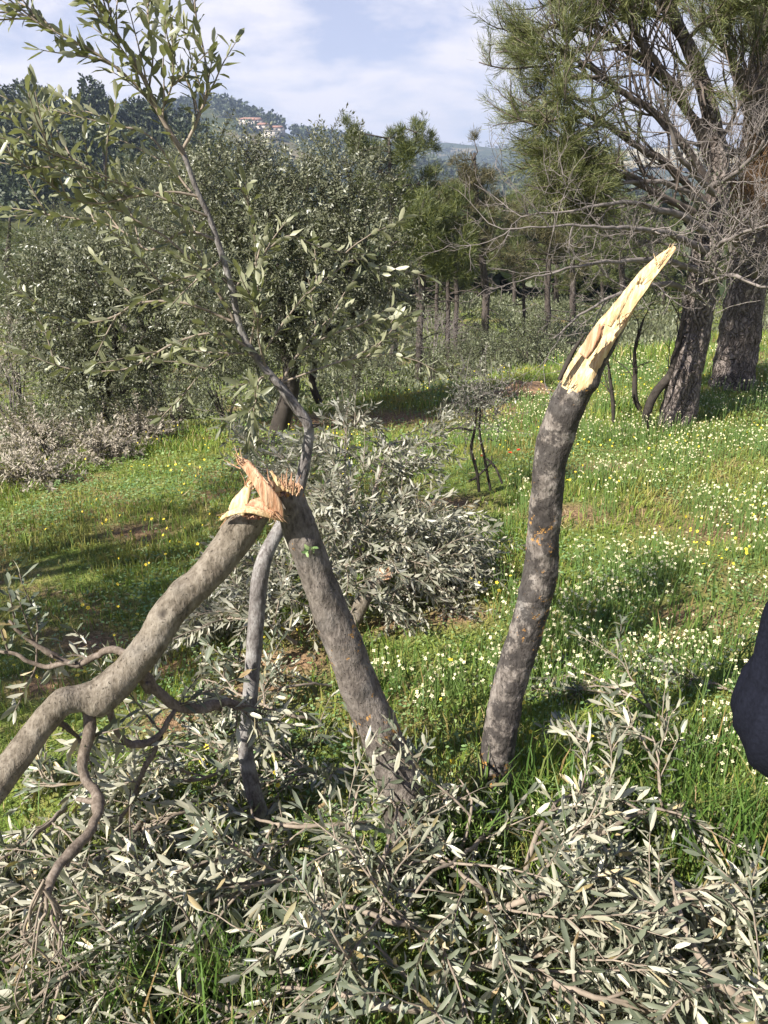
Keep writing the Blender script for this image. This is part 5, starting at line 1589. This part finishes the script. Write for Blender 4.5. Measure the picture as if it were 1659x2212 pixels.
# earth heap
gm = G(1138, 858)
mound = Acc()
uu, vv_ = np.meshgrid(np.linspace(0, 1, 14), np.linspace(0, 2 * math.pi, 40, endpoint=False), indexing='ij')
Rm = (.30 * uu)
mx_ = gm[0] + Rm * np.cos(vv_) * 1.35; my_ = gm[1] + .25 + Rm * np.sin(vv_) * .8
mz = hgt(mx_, my_) - .02 + .16 * (1 - uu ** 1.6) + .03 * np.sin(mx_ * 23) * np.sin(my_ * 19) * (1 - uu)
i = np.arange(13)[:, None] * 40; j = np.arange(40)[None, :]; k = (j + 1) % 40
q = np.stack([i + j, i + 40 + j, i + 40 + k, i + k], -1).reshape(-1, 4)
mo = mesh('earth_mound', np.stack([mx_, my_, mz], -1).reshape(-1, 3), [q], M['soil'])
tag(mo, 'low mound of reddish earth at the far meadow edge left of the leaning trunk', 'mound')

# ================================================================== hillside trees and houses
def far_tree_mesh(kind):
    lf, w = Acc(), Acc()
    n = 420
    if kind == 0:      # umbrella pine
        d = rdir(n); pos = d * [3.2, 3.2, 1.3] * (rng.uniform(.4, 1, (n, 1)) ** .5) + [0, 0, 6.2]
        th_ = 5.2
    elif kind == 1:    # rounded
        d = rdir(n); k = np.array([nz(v, 2.0) for v in d])[:, None]
        pos = d * [2.8, 2.8, 2.6] * (1 + .5 * k) * (rng.uniform(.4, 1, (n, 1)) ** .5) + [0, 0, 4.0]
        th_ = 2.5
    elif kind == 2:    # upright, layered
        z = rng.uniform(0, 1, n); a = rng.uniform(0, 6.28, n); rr = 2.3 * (1 - z * .75) * rng.uniform(.3, 1, n) ** .5
        pos = np.stack([rr * np.cos(a), rr * np.sin(a), 2.2 + z * 6.8], 1); d = unit(np.stack([np.cos(a), np.sin(a), a * 0 + .4], 1))
        th_ = 7
    else:              # low scrub
        d = rdir(n); pos = d * [2.4, 2.4, 1.3] * (rng.uniform(.4, 1, (n, 1)) ** .5) + [0, 0, 1.5]
        th_ = 1.2
    pos = pos + rng.normal(0, .25, (n, 3))
    leaves(lf, pos, d + rng.normal(0, .6, (n, 3)), d + rdir(n) * .8 + [0, 0, .3], rng.uniform(.55, 1.1, n), .55, fine=False)
    tube(w, np.array([[0, 0, -1.5], [.1, 0, th_ * .5], [0, .1, th_]]), [.28, .2, .12], 6)
    return lf, w

protos = []
for kd in range(4):
    lf, w = far_tree_mesh(kd)
    r_ = thing('hillside_tree', (0, 0, 0), 'dark tree', 'tree')
    w.build('trunk', M['bark_pine_mid'], r_)
    lf.build('crown', M['far_leaf'], r_)
    protos.append(r_)
HG = 'trees on the hillside at left'
named = [
    (90, 214, 0, 1.15, 'round-topped umbrella pine standing out on the skyline at the far left'),
    (196, 214, 0, 1.05, 'second umbrella pine on the left skyline, behind the leafy sapling top'),
    (55, 245, 1, 1.0, 'dark bushy tree just below the left skyline beside the pale buildings'),
    (150, 240, 1, 1.0, 'dark bushy tree directly below the pale skyline building'),
    (20, 205, 2, .8, 'small pointed tree on the skyline at the very left edge'),
    (720, 285, 0, 1.6, 'lone round pine on the ridge line just left of the tall bright pine'),
]
used = set()
def put(pr, loc, sc, label, group=HG):
    if pr not in used:
        used.add(pr); o = protos[pr]
    else:
        o = copy_tree(protos[pr])
    o.location = tuple(loc); o.scale = (sc, sc, sc * rng.uniform(.9, 1.1)); o.rotation_euler = (0, 0, rng.uniform(0, 6.28))
    tag(o, label, 'tree', group)
for px, py, kd, sc, lab in named:
    g = G(px, py)
    put(kd, g, sc, lab)
cells = []
cnt = 0
while cnt < 120:
    px, py = rng.uniform(-40, 720), rng.uniform(215, 500)
    if px > 480 and py < 330: continue
    g = G(px, py)
    r = math.hypot(g[0], g[1])
    if r < 60 or r > 330: continue
    if any((g[0] - a) ** 2 + (g[1] - b) ** 2 < 22 for a, b in cells): continue
    cells.append((g[0], g[1])); cnt += 1
    put(int(rng.choice([0, 1, 1, 2, 3, 3])), g, rng.uniform(.6, 1.1), 'dark green tree among the many covering the hillside at left')

wd = Acc()
def forest(n, r0, r1, a0, a1, sz, nq, crest=False):
    r = rng.uniform(r0, r1, n); a = rng.uniform(a0, a1, n)
    x, y = r * np.sin(a), r * np.cos(a)
    keep = np.array([nz((px_ / (r0 * .09), py_ / (r0 * .09), 1.7), 1.0) for px_, py_ in zip(x, y)]) > -.12
    x, y = x[keep], y[keep]; n = len(x)
    z = hgt(x, y)
    s = sz * rng.uniform(.6, 1.25, n)
    d = rdir(n * nq)
    c = np.repeat(np.stack([x, y, z], 1), nq, 0)
    s_ = np.repeat(s, nq)[:, None]
    pos = c + d * [.42, .42, .36] * s_ * rng.uniform(.5, 1, (n * nq, 1)) + np.array([0, 0, .5]) * s_
    leaves(wd, pos, d + rng.normal(0, .6, (n * nq, 3)), d + rdir(n * nq) * .7 + [0, 0, .3], .3 * s_[:, 0], .22 * s_[:, 0], fine=False)
forest(1300, 420, 800, -.55, .35, 9, 34)
forest(700, 690, 790, -.55, .30, 10, 34)
forest(3200, 1050, 2000, -.4, .6, 12, 12)
forest(260, 40, 130, -.12, .6, 5, 70)
forest(240, 130, 330, .0, .6, 7, 34)
forest(160, 150, 300, -.7, -.05, 5.5, 40)
tag(wd.build('woods', M['far_leaf']), 'dark woods covering the distant ridges', 'woods', kind='stuff')


def box(acc, c, s):
    x, y, z = np.array(s) / 2
    v = np.array([[-x, -y, -z], [x, -y, -z], [x, y, -z], [-x, y, -z], [-x, -y, z], [x, -y, z], [x, y, z], [-x, y, z]]) + c
    acc.add(v, None, [[0, 3, 2, 1], [4, 5, 6, 7], [0, 1, 5, 4], [1, 2, 6, 5], [2, 3, 7, 6], [3, 0, 4, 7]])

def house(label, px, py, w_, d_, h_, roof=True, group='houses on the ridge', storeys=2):
    g = G(px, py); g[2] = H(g[0], g[1]) - .3
    root = thing('house', g, label, 'house', group)
    a = Acc(); box(a, g + [0, 0, h_ / 2], (w_, d_, h_)); a.build('wall', M['wall'], root, False)
    a = Acc()
    if roof:
        e = .5; z0 = g[2] + h_ + .02; rh = h_ * .32
        x0, x1, y0, y1 = g[0] - w_ / 2 - e, g[0] + w_ / 2 + e, g[1] - d_ / 2 - e, g[1] + d_ / 2 + e
        xm0, xm1, ym = x0 + w_ * .25, x1 - w_ * .25, g[1]
        v = [[x0, y0, z0], [x1, y0, z0], [x1, y1, z0], [x0, y1, z0], [xm0, ym, z0 + rh], [xm1, ym, z0 + rh]]
        a.add(v, [[1, 2, 5], [3, 0, 4]], [[0, 1, 5, 4], [2, 3, 4, 5], [0, 3, 2, 1]])
    else:
        box(a, g + [0, 0, h_ + .2], (w_ + .6, d_ + .6, .4))
    a.build('roof', M['roof'] if roof else M['wall'], root, False)
    nw = max(2, int(w_ / 3.2))
    for s_ in range(storeys):
        for k in range(nw):
            a = Acc(); x = g[0] - w_ / 2 + (k + .5) * w_ / nw; z = g[2] + h_ * (s_ + .55) / storeys
            box(a, np.array([x, g[1] - d_ / 2 - .02, z]), (1.2, .1, 1.4)); a.build('window', M['glass'], root, False)

for lab, px, py, w_, h_, rf in [
    ('long cream house with a red roof, highest in the cluster on the far ridge', 540, 272, 15, 4.5, True),
    ('pale house in the ridge cluster below the long cream one', 570, 286, 9, 5, True),
    ('white house at the right end of the ridge cluster', 600, 292, 10, 5, True),
    ('small cream house standing lowest in the ridge cluster', 588, 300, 10, 5, False),
    ('small red-roofed house between the trees of the ridge cluster', 555, 279, 9, 6, True)]:
    house(lab, px, py, w_, 9, h_, rf)
for lab, px, py, w_, h_, rf in [
    ('long pale flat-roofed building on the left skyline between two umbrella pines', 148, 205, 15, 4, False),
    ('red-roofed house on the left skyline, partly hidden by the leafy sapling top', 268, 214, 8, 3.5, True),
    ('pale low building at the left edge of the skyline', 5, 213, 7, 3.5, False)]:
    house(lab, px, py, w_, 6, h_, rf, group='buildings on the left skyline', storeys=1)

# ================================================================== meadow
def scatter(n, x0, x1, y0, y1):
    return rng.uniform(x0, x1, n), rng.uniform(y0, y1, n)

def inview(x, y, margin=.25):
    ax = y * math.cos(PITCH) + (1.6 - hgt(x, y)) * math.sin(PITCH)
    return np.abs(x) < .497 * ax + margin

def fbm(x, y, s, o=0.0):
    return np.array([mnoise.noise(Vector((a * s + o, b * s - o, o))) + .5 * mnoise.noise(Vector((a * s * 2.3 + o, b * s * 2.3, o + 5))) for a, b in zip(x, y)])

def blades(acc, x, y, L, W, lean=.45, seg=2):
    n = len(x)
    z = hgt(x, y) - .004
    a = rng.uniform(0, 6.283, n)
    dirv = np.stack([np.cos(a), np.sin(a), np.zeros(n)], 1)
    b = rng.uniform(0, 6.283, n)
    side = np.stack([np.cos(b), np.sin(b), np.zeros(n)], 1)
    ln = (lean * rng.uniform(.2, 1.5, n))[:, None]
    p0 = np.stack([x, y, z], 1)
    L = L[:, None]; W = W[:, None]
    up = np.array([0, 0, 1.0])
    V = np.zeros((n, 5, 3))
    m = p0 + up * L * .55 + dirv * L * ln * .3
    t = p0 + up * L * (1 - .28 * ln) + dirv * L * ln
    V[:, 0] = p0 - side * W * .5; V[:, 1] = p0 + side * W * .5
    V[:, 2] = m - side * W * .42; V[:, 3] = m + side * W * .42
    V[:, 4] = t
    k = np.arange(n)[:, None] * 5
    acc.add(V.reshape(-1, 3), k + np.array([[2, 3, 4]]), k + np.array([[0, 1, 3, 2]]))

ga = Acc()
for (y0, y1, dens, Lm, Wm) in [(.5, 2.2, 3600, .062, .0042), (2.2, 4.0, 3000, .058, .0048), (4.0, 6.5, 2000, .06, .0062), (6.5, 10, 1000, .07, .0085), (10, 16, 330, .12, .014)]:
    xm = .56 * y1 + .9
    n = int(1.35 * dens * 2 * xm * (y1 - y0))
    x, y = scatter(n, -xm, xm, y0, y1)
    ok = inview(x, y)
    x, y = x[ok], y[ok]
    f = fbm(x, y, .9, 3.1); g2 = fbm(x, y, 2.6, 9.2)
    keep = rng.random(len(x)) < np.clip(.62 + .75 * f + .35 * g2, .10, 1) * (1 - .93 * soil(x, y))
    x, y, f, g2 = x[keep], y[keep], f[keep], g2[keep]
    L = Lm * rng.uniform(.45, 1.35, len(x)) * np.clip(1 + .8 * f + .5 * g2, .4, 2.1)
    blades(ga, x, y, L, Wm * rng.uniform(.6, 1.3, len(x)))
tag(ga.build('grass', M['grass']), 'sunlit meadow grass', 'grass', kind='stuff')

# taller grass along the very front and in tufts on the slope
gf = Acc()
for (cx, cy, n, s_, Lm) in [(.0, 0, 0, 0, 0)] + [(*G(px, py)[:2], n, s_, Lm) for px, py, n, s_, Lm in [
        (180, 2190, 170, .10, .20), (300, 2200, 230, .10, .21), (430, 2190, 260, .10, .24), (540, 2180, 210, .08, .22), (640, 2210, 180, .09, .18), (770, 2215, 120, .08, .20), (1000, 2200, 80, .08, .2),
        (60, 2210, 130, .09, .16), (640, 2120, 50, .05, .25), (960, 1830, 150, .07, .26), (1000, 1900, 120, .06, .24), (1240, 1880, 90, .08, .25), (1330, 1720, 140, .12, .22), (1560, 1840, 200, .10, .26), (1640, 1900, 180, .10, .26), (1480, 1640, 140, .12, .2),
        (1530, 1380, 150, .16, .2), (1290, 1400, 120, .15, .19), (950, 1500, 150, .15, .16), (850, 1480, 120, .14, .16), (1450, 1260, 120, .2, .2), (1100, 1750, 90, .08, .22)]]:
    if n:
        x, y = rng.normal(cx, s_, n), rng.normal(cy, s_, n)
        blades(gf, x, y, Lm * rng.uniform(.5, 1.25, n), .006 * rng.uniform(.6, 1.4, n), .5)
tag(gf.build('grass', M['grass_front']), 'long bright grass blades in tufts', 'grass', kind='stuff')

# broad little leaves of the ground cover
gc = Acc()
for (y0, y1, dens, s_) in [(.6, 3, 4200, .014), (3, 6, 2600, .019), (6, 11, 900, .030)]:
    xm = .56 * y1 + .9
    n = int(dens * 2 * xm * (y1 - y0))
    x, y = scatter(n, -xm, xm, y0, y1)
    ok = inview(x, y); x, y = x[ok], y[ok]
    f = fbm(x, y, .8, 21.0)
    keep = rng.random(len(x)) < np.clip(.45 + .9 * f, .05, 1) * (1 - .9 * soil(x, y))
    x, y, f = x[keep], y[keep], f[keep]
    n = len(x)
    z = hgt(x, y) + rng.uniform(.005, .05, n) * (1 + f)
    a = rng.uniform(0, 6.283, n)
    D = np.stack([np.cos(a), np.sin(a), rng.normal(.1, .3, n)], 1)
    leaves(gc, np.stack([x, y, z], 1), D, rdir(n) * .5 + [0, 0, 1], s_ * rng.uniform(.7, 1.4, n), s_ * rng.uniform(.5, .9, n), fine=False)
tag(gc.build('ground_cover', M['cover']), 'low leafy ground cover between the grass', 'ground cover', kind='stuff')

# dry straw and leaf litter
st = Acc()
x, y = scatter(9000, -5, 6, 1, 10)
ok = inview(x, y); x, y = x[ok], y[ok]
f = fbm(x, y, 1.1, 40.0); ok = f > .02; x, y = x[ok], y[ok]; n = len(x)
D = np.stack([rng.normal(0, 1, n), rng.normal(0, 1, n), rng.normal(.1, .25, n)], 1)
leaves(st, np.stack([x, y, hgt(x, y) + rng.uniform(.003, .03, n)], 1), D, rdir(n) + [0, 0, .6], rng.uniform(.03, .10, n), rng.uniform(.002, .006, n), fine=False)
tag(st.build('dry_straw', M['straw']), 'dry straw lying in the meadow', 'straw', kind='stuff')


def flowers(name, label, mat, pts, size, hmin, hmax, petals=4, spray=1):
    """pts (n,2); each flower is a ring of petals on a thin stalk"""
    pa = Acc(); sa = Acc()
    x, y = pts[:, 0], pts[:, 1]; n = len(x)
    z0 = hgt(x, y)
    hh = rng.uniform(hmin, hmax, n)
    off = rng.normal(0, .02, (n, 2))
    c = np.stack([x + off[:, 0], y + off[:, 1], z0 + hh], 1)
    b = np.stack([x, y, z0], 1)
    side = np.tile([0.0012, 0, 0], (n, 1)) * (1 + y[:, None] * .25)
    V = np.stack([b - side, b + side, c + side * .6, c - side * .6], 1)
    sa.add(V.reshape(-1, 3), None, np.arange(n)[:, None] * 4 + np.array([[0, 1, 2, 3]]))
    nrm = unit(rdir(n) * .75 + [-.2, -.25, .75])
    u = unit(np.cross(nrm, rdir(n))); v = np.cross(nrm, u)
    sz = size * rng.uniform(.7, 1.25, n)
    for k in range(petals):
        a = 2 * math.pi * k / petals
        d = u * math.cos(a) + v * math.sin(a)
        leaves(pa, c + d * (sz * .06)[:, None], d + nrm * .25, nrm, sz * .55, sz * .46, fine=False)
    o = tag(pa.build(name, M[mat]), label, 'flowers', kind='stuff')
    sa.build('flower_stalks', M['stalk'], o)
    return o

def pick(n, x0, x1, y0, y1, s, o, thr, bias=None):
    x, y = scatter(n, x0, x1, y0, y1)
    ok = inview(x, y); x, y = x[ok], y[ok]
    f = fbm(x, y, s, o)
    if bias is not None: f = f + bias(x, y)
    ok = f > thr
    return np.stack([x[ok], y[ok]], 1)

near = pick(6000, -2, 4, 1.3, 3.6, 2.2, 60., .36, lambda x, y: .34 * np.clip(x, -1.5, 1.4) - .02)
mid_ = pick(14000, -3, 6, 3.4, 7.5, 1.7, 61., .34, lambda x, y: .22 * np.clip(x - .5, -2.2, 1.6))
near = np.repeat(near, 3, 0) + rng.normal(0, .016, (len(near) * 3, 2))
mid_ = np.repeat(mid_, 2, 0) + rng.normal(0, .022, (len(mid_) * 2, 2))
far_ = pick(11000, -4, 9, 7.5, 11.5, 1.2, 62., .3, lambda x, y: .10 * np.clip(x - .8, -2, 2.5))
flowers('white_wildflowers', 'cream-white wildflowers scattered thickly over the right of the meadow', 'petal_cream', near, .0120, .05, .17)
flowers('white_wildflowers', 'cream-white wildflowers farther up the meadow', 'petal_cream', mid_, .0120, .07, .20)
flowers('white_wildflowers', 'small pale wildflowers along the far edge of the meadow', 'petal_cream', far_, .015, .08, .22)
ye = np.vstack([pick(1500, -3, 4, 1.6, 5, 1.3, 70., .18), pick(900, -4, .2, 3.0, 7, 1.3, 73., .15), pick(3000, -5, 7, 5, 11, .8, 71., .12)])
flowers('yellow_wildflowers', 'yellow wildflowers dotted through the grass', 'petal_yellow', ye, .015, .05, .16, 5)

PG = 'red poppies near the half-bare sapling'
for lab, px, py in [('red poppy right of the half-bare sapling', 1100, 985), ('red poppy close to the stems of the half-bare sapling', 1040, 992), ('red poppy between the half-bare sapling and the leaning trunk', 1118, 978), ('red poppy left of the half-bare sapling stems', 1022, 1000)]:
    g = G(px, py + 22)
    r_ = thing('poppy', g, lab, 'flower', PG)
    a = Acc(); tube(a, np.array([g, g + [.005, 0, .05], g + [.0, 0, .10]]), [.002, .0018, .0015], 5); a.build('stem', M['stalk'], r_)
    a = Acc()
    ang = np.arange(5) * 1.257
    D = np.stack([np.cos(ang), np.sin(ang), np.full(5, .6)], 1)
    leaves(a, np.tile(g + [0, 0, .10], (5, 1)), D, np.stack([-np.cos(ang), -np.sin(ang), np.full(5, 1.)], 1), .017, .018, True)
    a.build('petals', M['petal_red'], r_)

# ================================================================== person at the right edge
def skin_body(name, V, E, R, mat, parent, sub=2, root=0):
    me = bpy.data.meshes.new(name)
    off = np.array(parent.location) if parent else 0
    q = parent
    base_off = np.zeros(3)
    while q is not None:
        base_off += np.array(q.location); q = q.parent
    me.from_pydata([tuple(np.array(v) - base_off) for v in V], E, [])
    o = bpy.data.objects.new(name, me)
    COL.objects.link(o)
    o.parent = parent
    o.modifiers.new('Skin', 'SKIN')
    if not me.skin_vertices: me.skin_vertices.new()
    for i, s in enumerate(me.skin_vertices[0].data):
        r = R[i]
        s.radius = r if isinstance(r, tuple) else (r, r)
        s.use_root = (i == root)
    ss = o.modifiers.new('Sub', 'SUBSURF'); ss.levels = sub; ss.render_levels = sub
    o.modifiers['Skin'].use_smooth_shade = True
    me.materials.append(mat)
    return o

EL = P(1742, 1574, .70)
bx_, by_ = EL[0] + .30, .74
gz_ = H(bx_, by_)
person = thing('person', (bx_, by_, gz_), 'person in a dark navy sweatshirt at the right edge, only a bent elbow showing', 'person')
SHL = EL + [.062, -.02, .30]
hz = gz_ + .95
nk = np.array([bx_, by_, gz_ + 1.47])
chest = np.array([bx_, by_, gz_ + 1.28])
bely = np.array([bx_, by_ + .01, gz_ + 1.08])
pel = np.array([bx_, by_, gz_ + .93])
wr = np.array([bx_ - .10, by_ + .16, EL[2] - .02])
shr = np.array([bx_ + .18, by_, gz_ + 1.40]); elr = np.array([bx_ + .25, by_ - .02, gz_ + 1.12]); wrr = np.array([bx_ + .24, by_ + .10, gz_ + .90])
hipL, hipR = pel + [-.09, 0, -.04], pel + [.09, 0, -.04]
knL, knR = np.array([bx_ - .10, by_ + .03, gz_ + .50]), np.array([bx_ + .10, by_ + .02, gz_ + .50])
anL, anR = np.array([bx_ - .11, by_ - .01, gz_ + .08]), np.array([bx_ + .12, by_ - .01, gz_ + .08])
toL, toR = anL + [-.02, .15, -.05], anR + [.03, .15, -.05]
hd0 = nk + [0, .02, .07]; hd1 = nk + [0, .03, .145]; hd2 = nk + [0, .02, .225]
V = [pel, bely, chest, nk, hd0, hd1, hd2, SHL, EL, wr, shr, elr, wrr, hipL, knL, anL, toL, hipR, knR, anR, toR]
E = [(0, 1), (1, 2), (2, 3), (3, 4), (4, 5), (5, 6), (2, 7), (7, 8), (8, 9), (2, 10), (10, 11), (11, 12), (0, 13), (13, 14), (14, 15), (15, 16), (0, 17), (17, 18), (18, 19), (19, 20)]
R = [(.13, .10), (.12, .09), (.14, .10), .05, .062, .082, .06, .05, .036, .025, .05, .036, .025, .075, .05, .036, .03, .075, .05, .036, .03]
def hand(wrist, d, palm_n):
    global V, E, R
    d = unit(d); n = unit(palm_n); s = np.cross(d, n)
    w0 = len(V)
    V.append(wrist + d * .045); R.append((.034, .016))
    src = next(i for i, v in enumerate(V) if np.allclose(v, wrist))
    E.append((src, w0))
    for k, ln in enumerate((.062, .072, .068, .052)):
        a0 = wrist + d * .085 + s * (-.028 + .019 * k)
        p1 = a0 + d * ln * .5 + n * .006; p2 = p1 + d * ln * .4 + n * .022; 
        i0 = len(V); V += [a0, p1, p2]; R += [.009, .008, .0065]
        E.extend([(w0, i0), (i0, i0 + 1), (i0 + 1, i0 + 2)])
    t0 = wrist + d * .035 - s * .036; i0 = len(V)
    V += [t0, t0 + d * .03 - s * .014 + n * .01, t0 + d * .056 - s * .016 + n * .02]; R += [.011, .0095, .008]
    E.extend([(w0, i0), (i0, i0 + 1), (i0 + 1, i0 + 2)])
hand(wr, wr - EL, np.array([0, -.3, -1.])); hand(wrr, wrr - elr, np.array([-1., 0, 0]))
body = skin_body('body', V, E, R, M['skin'], person)
# face
fa = Acc()
for sx in (-1, 1):
    tube(fa, np.array([hd1 + [sx * .028, .078, .015], hd1 + [sx * .028, .088, .015]]), [.011, .008], 10)
fa.build('eyes', M['hair'], body)
fa = Acc(); tube(fa, np.array([hd1 + [0, .075, .015], hd1 + [0, .100, -.018], hd1 + [0, .082, -.03]]), [.008, .013, .012], 10); fa.build('nose', M['skin'], body)
fa = Acc(); tube(fa, np.array([hd1 + [-.025, .078, -.052], hd1 + [0, .086, -.054], hd1 + [.025, .078, -.052]]), [.004, .006, .004], 8); fa.build('mouth', M['needle_dead'], body)
for sx in (-1, 1):
    fa = Acc(); tube(fa, np.array([hd1 + [sx * .080, 0, -.025], hd1 + [sx * .090, -.008, .005], hd1 + [sx * .082, -.005, .03]]), [.008, .014, .009], 8); fa.build('ear', M['skin'], body)
ha_ = Acc()
nu, nv = 26, 40
hv = []
for i in range(nu):
    ph_ = math.pi * .74 * i / (nu - 1)
    for j in range(nv):
        a_ = 2 * math.pi * j / nv
        d_ = np.array([math.sin(ph_) * math.cos(a_), math.sin(ph_) * math.sin(a_), math.cos(ph_)])
        front = max(0, d_[1]) ** 1.5
        if d_[2] < .35: d_ = d_ * (1 - .45 * front)
        hv.append(hd1 + [0, -.008, .022] + d_ * [.086, .098, .098] * (1 + .05 * nz(d_, 6) + .03 * nz(d_, 19)))
hq = [[i * nv + j, (i + 1) * nv + j, (i + 1) * nv + (j + 1) % nv, i * nv + (j + 1) % nv] for i in range(nu - 1) for j in range(nv)]
ha_.add(np.array(hv), None, np.array(hq))
ha_.build('hair', M['hair'], person)
# sweatshirt with creased sleeves
wl_ = EL + (wr - EL) * .93; wrl = elr + (wrr - elr) * .95
m1 = SHL + (EL - SHL) * .5
JV = [pel + [0, 0, -.09], bely, chest, nk + [0, 0, -.03], SHL, SHL + (EL - SHL) * .22, shr, elr, wrl]
JE = [(0, 1), (1, 2), (2, 3), (2, 4), (4, 5), (2, 6), (6, 7), (7, 8)]
JR = [(.185, .145), (.175, .14), (.175, .135), .08, .10, .09, .09, .075, .055]
jk = skin_body('sweatshirt', JV, JE, JR, M['navy'], person, 4)
sp_ = curve(np.array([[*(SHL + [.02, 0, .03]), .080], [*SHL, .080], [*m1, .084], [*(SHL + (EL - SHL) * .82), .078], [*EL, .066], [*(EL + (wr - EL) * .25 + [0, 0, -.004]), .064], [*(EL + (wr - EL) * .6), .054], [*wl_, .043]]), step=.006)
Ts, Ns_, Bs = frames(sp_)
ns_ = 64
sv = np.zeros((len(sp_), ns_, 3))
for i in range(len(sp_)):
    for j in range(ns_):
        a_ = 2 * math.pi * j / ns_
        ca, sa_2 = math.cos(a_), math.sin(a_)
        s_ = i * .006
        near_el = math.exp(-((s_ - .36) / .10) ** 2)
        lng = 1 - 2.2 * abs(nz((ca * 1.5 + 4, sa_2 * 1.5, s_ * 3.2), 1.0))
        dia = 1 - 2.6 * abs(nz((ca * 1.2 + s_ * 7, sa_2 * 1.2 - s_ * 4, s_ * 9 + 3), 1.0))
        rr = sp_[i, 3] * (1 + .09 * lng + .13 * dia * (.35 + .65 * near_el) + .02 * nz((ca * 5, sa_2 * 5, s_ * 40), 1.0))
        sv[i, j] = sp_[i, :3] + (Ns_[i] * ca + Bs[i] * sa_2) * rr
ii = np.arange(len(sp_) - 1)[:, None] * ns_
jj = np.arange(ns_)[None, :]
kk_ = (jj + 1) % ns_
mesh('sleeve', sv.reshape(-1, 3), [np.stack([ii + jj, ii + kk_, ii + ns_ + kk_, ii + ns_ + jj], -1).reshape(-1, 4)], M['navy'], person)
tx = bpy.data.textures.new('cloth_folds', 'CLOUDS'); tx.noise_scale = .065; tx.noise_depth = 2
dm = jk.modifiers.new('Folds', 'DISPLACE'); dm.texture = tx; dm.strength = .042; dm.mid_level = .5; dm.texture_coords = 'LOCAL'
skin_body('trousers', [pel + [0, 0, .03], hipL, knL, anL + [0, 0, .03], hipR, knR, anR + [0, 0, .03]], [(0, 1), (1, 2), (2, 3), (0, 4), (4, 5), (5, 6)], [(.15, .115), .095, .07, .062, .095, .07, .062], M['denim'], person)
for a_, t_ in ((anL, toL), (anR, toR)):
    skin_body('shoe', [a_ + [0, -.04, -.04], a_ + [0, .06, -.035], t_ + [0, .02, 0]], [(0, 1), (1, 2)], [(.045, .042), (.05, .04), (.042, .03)], M['shoe'], person)

# ================================================================== air
hm, ns, ls, out = newmat('air')
pv = ns.new('ShaderNodeVolumePrincipled')
pv.inputs['Color'].default_value = (.60, .74, 1.0, 1)
pv.inputs['Density'].default_value = .00036
pv.inputs['Anisotropy'].default_value = .2
ls.new(pv.outputs[0], out.inputs['Volume'])
ha = Acc()
zt = float(max(hgt(np.array([0.]), np.array([0.]))[0] + 10, 150.0))
box(ha, np.array([0, 0, (zt - 40) / 2]), (5600, 5600, zt + 40))
hz_ = ha.build('haze', hm, None, False)
tag(hz_, kind='stuff')
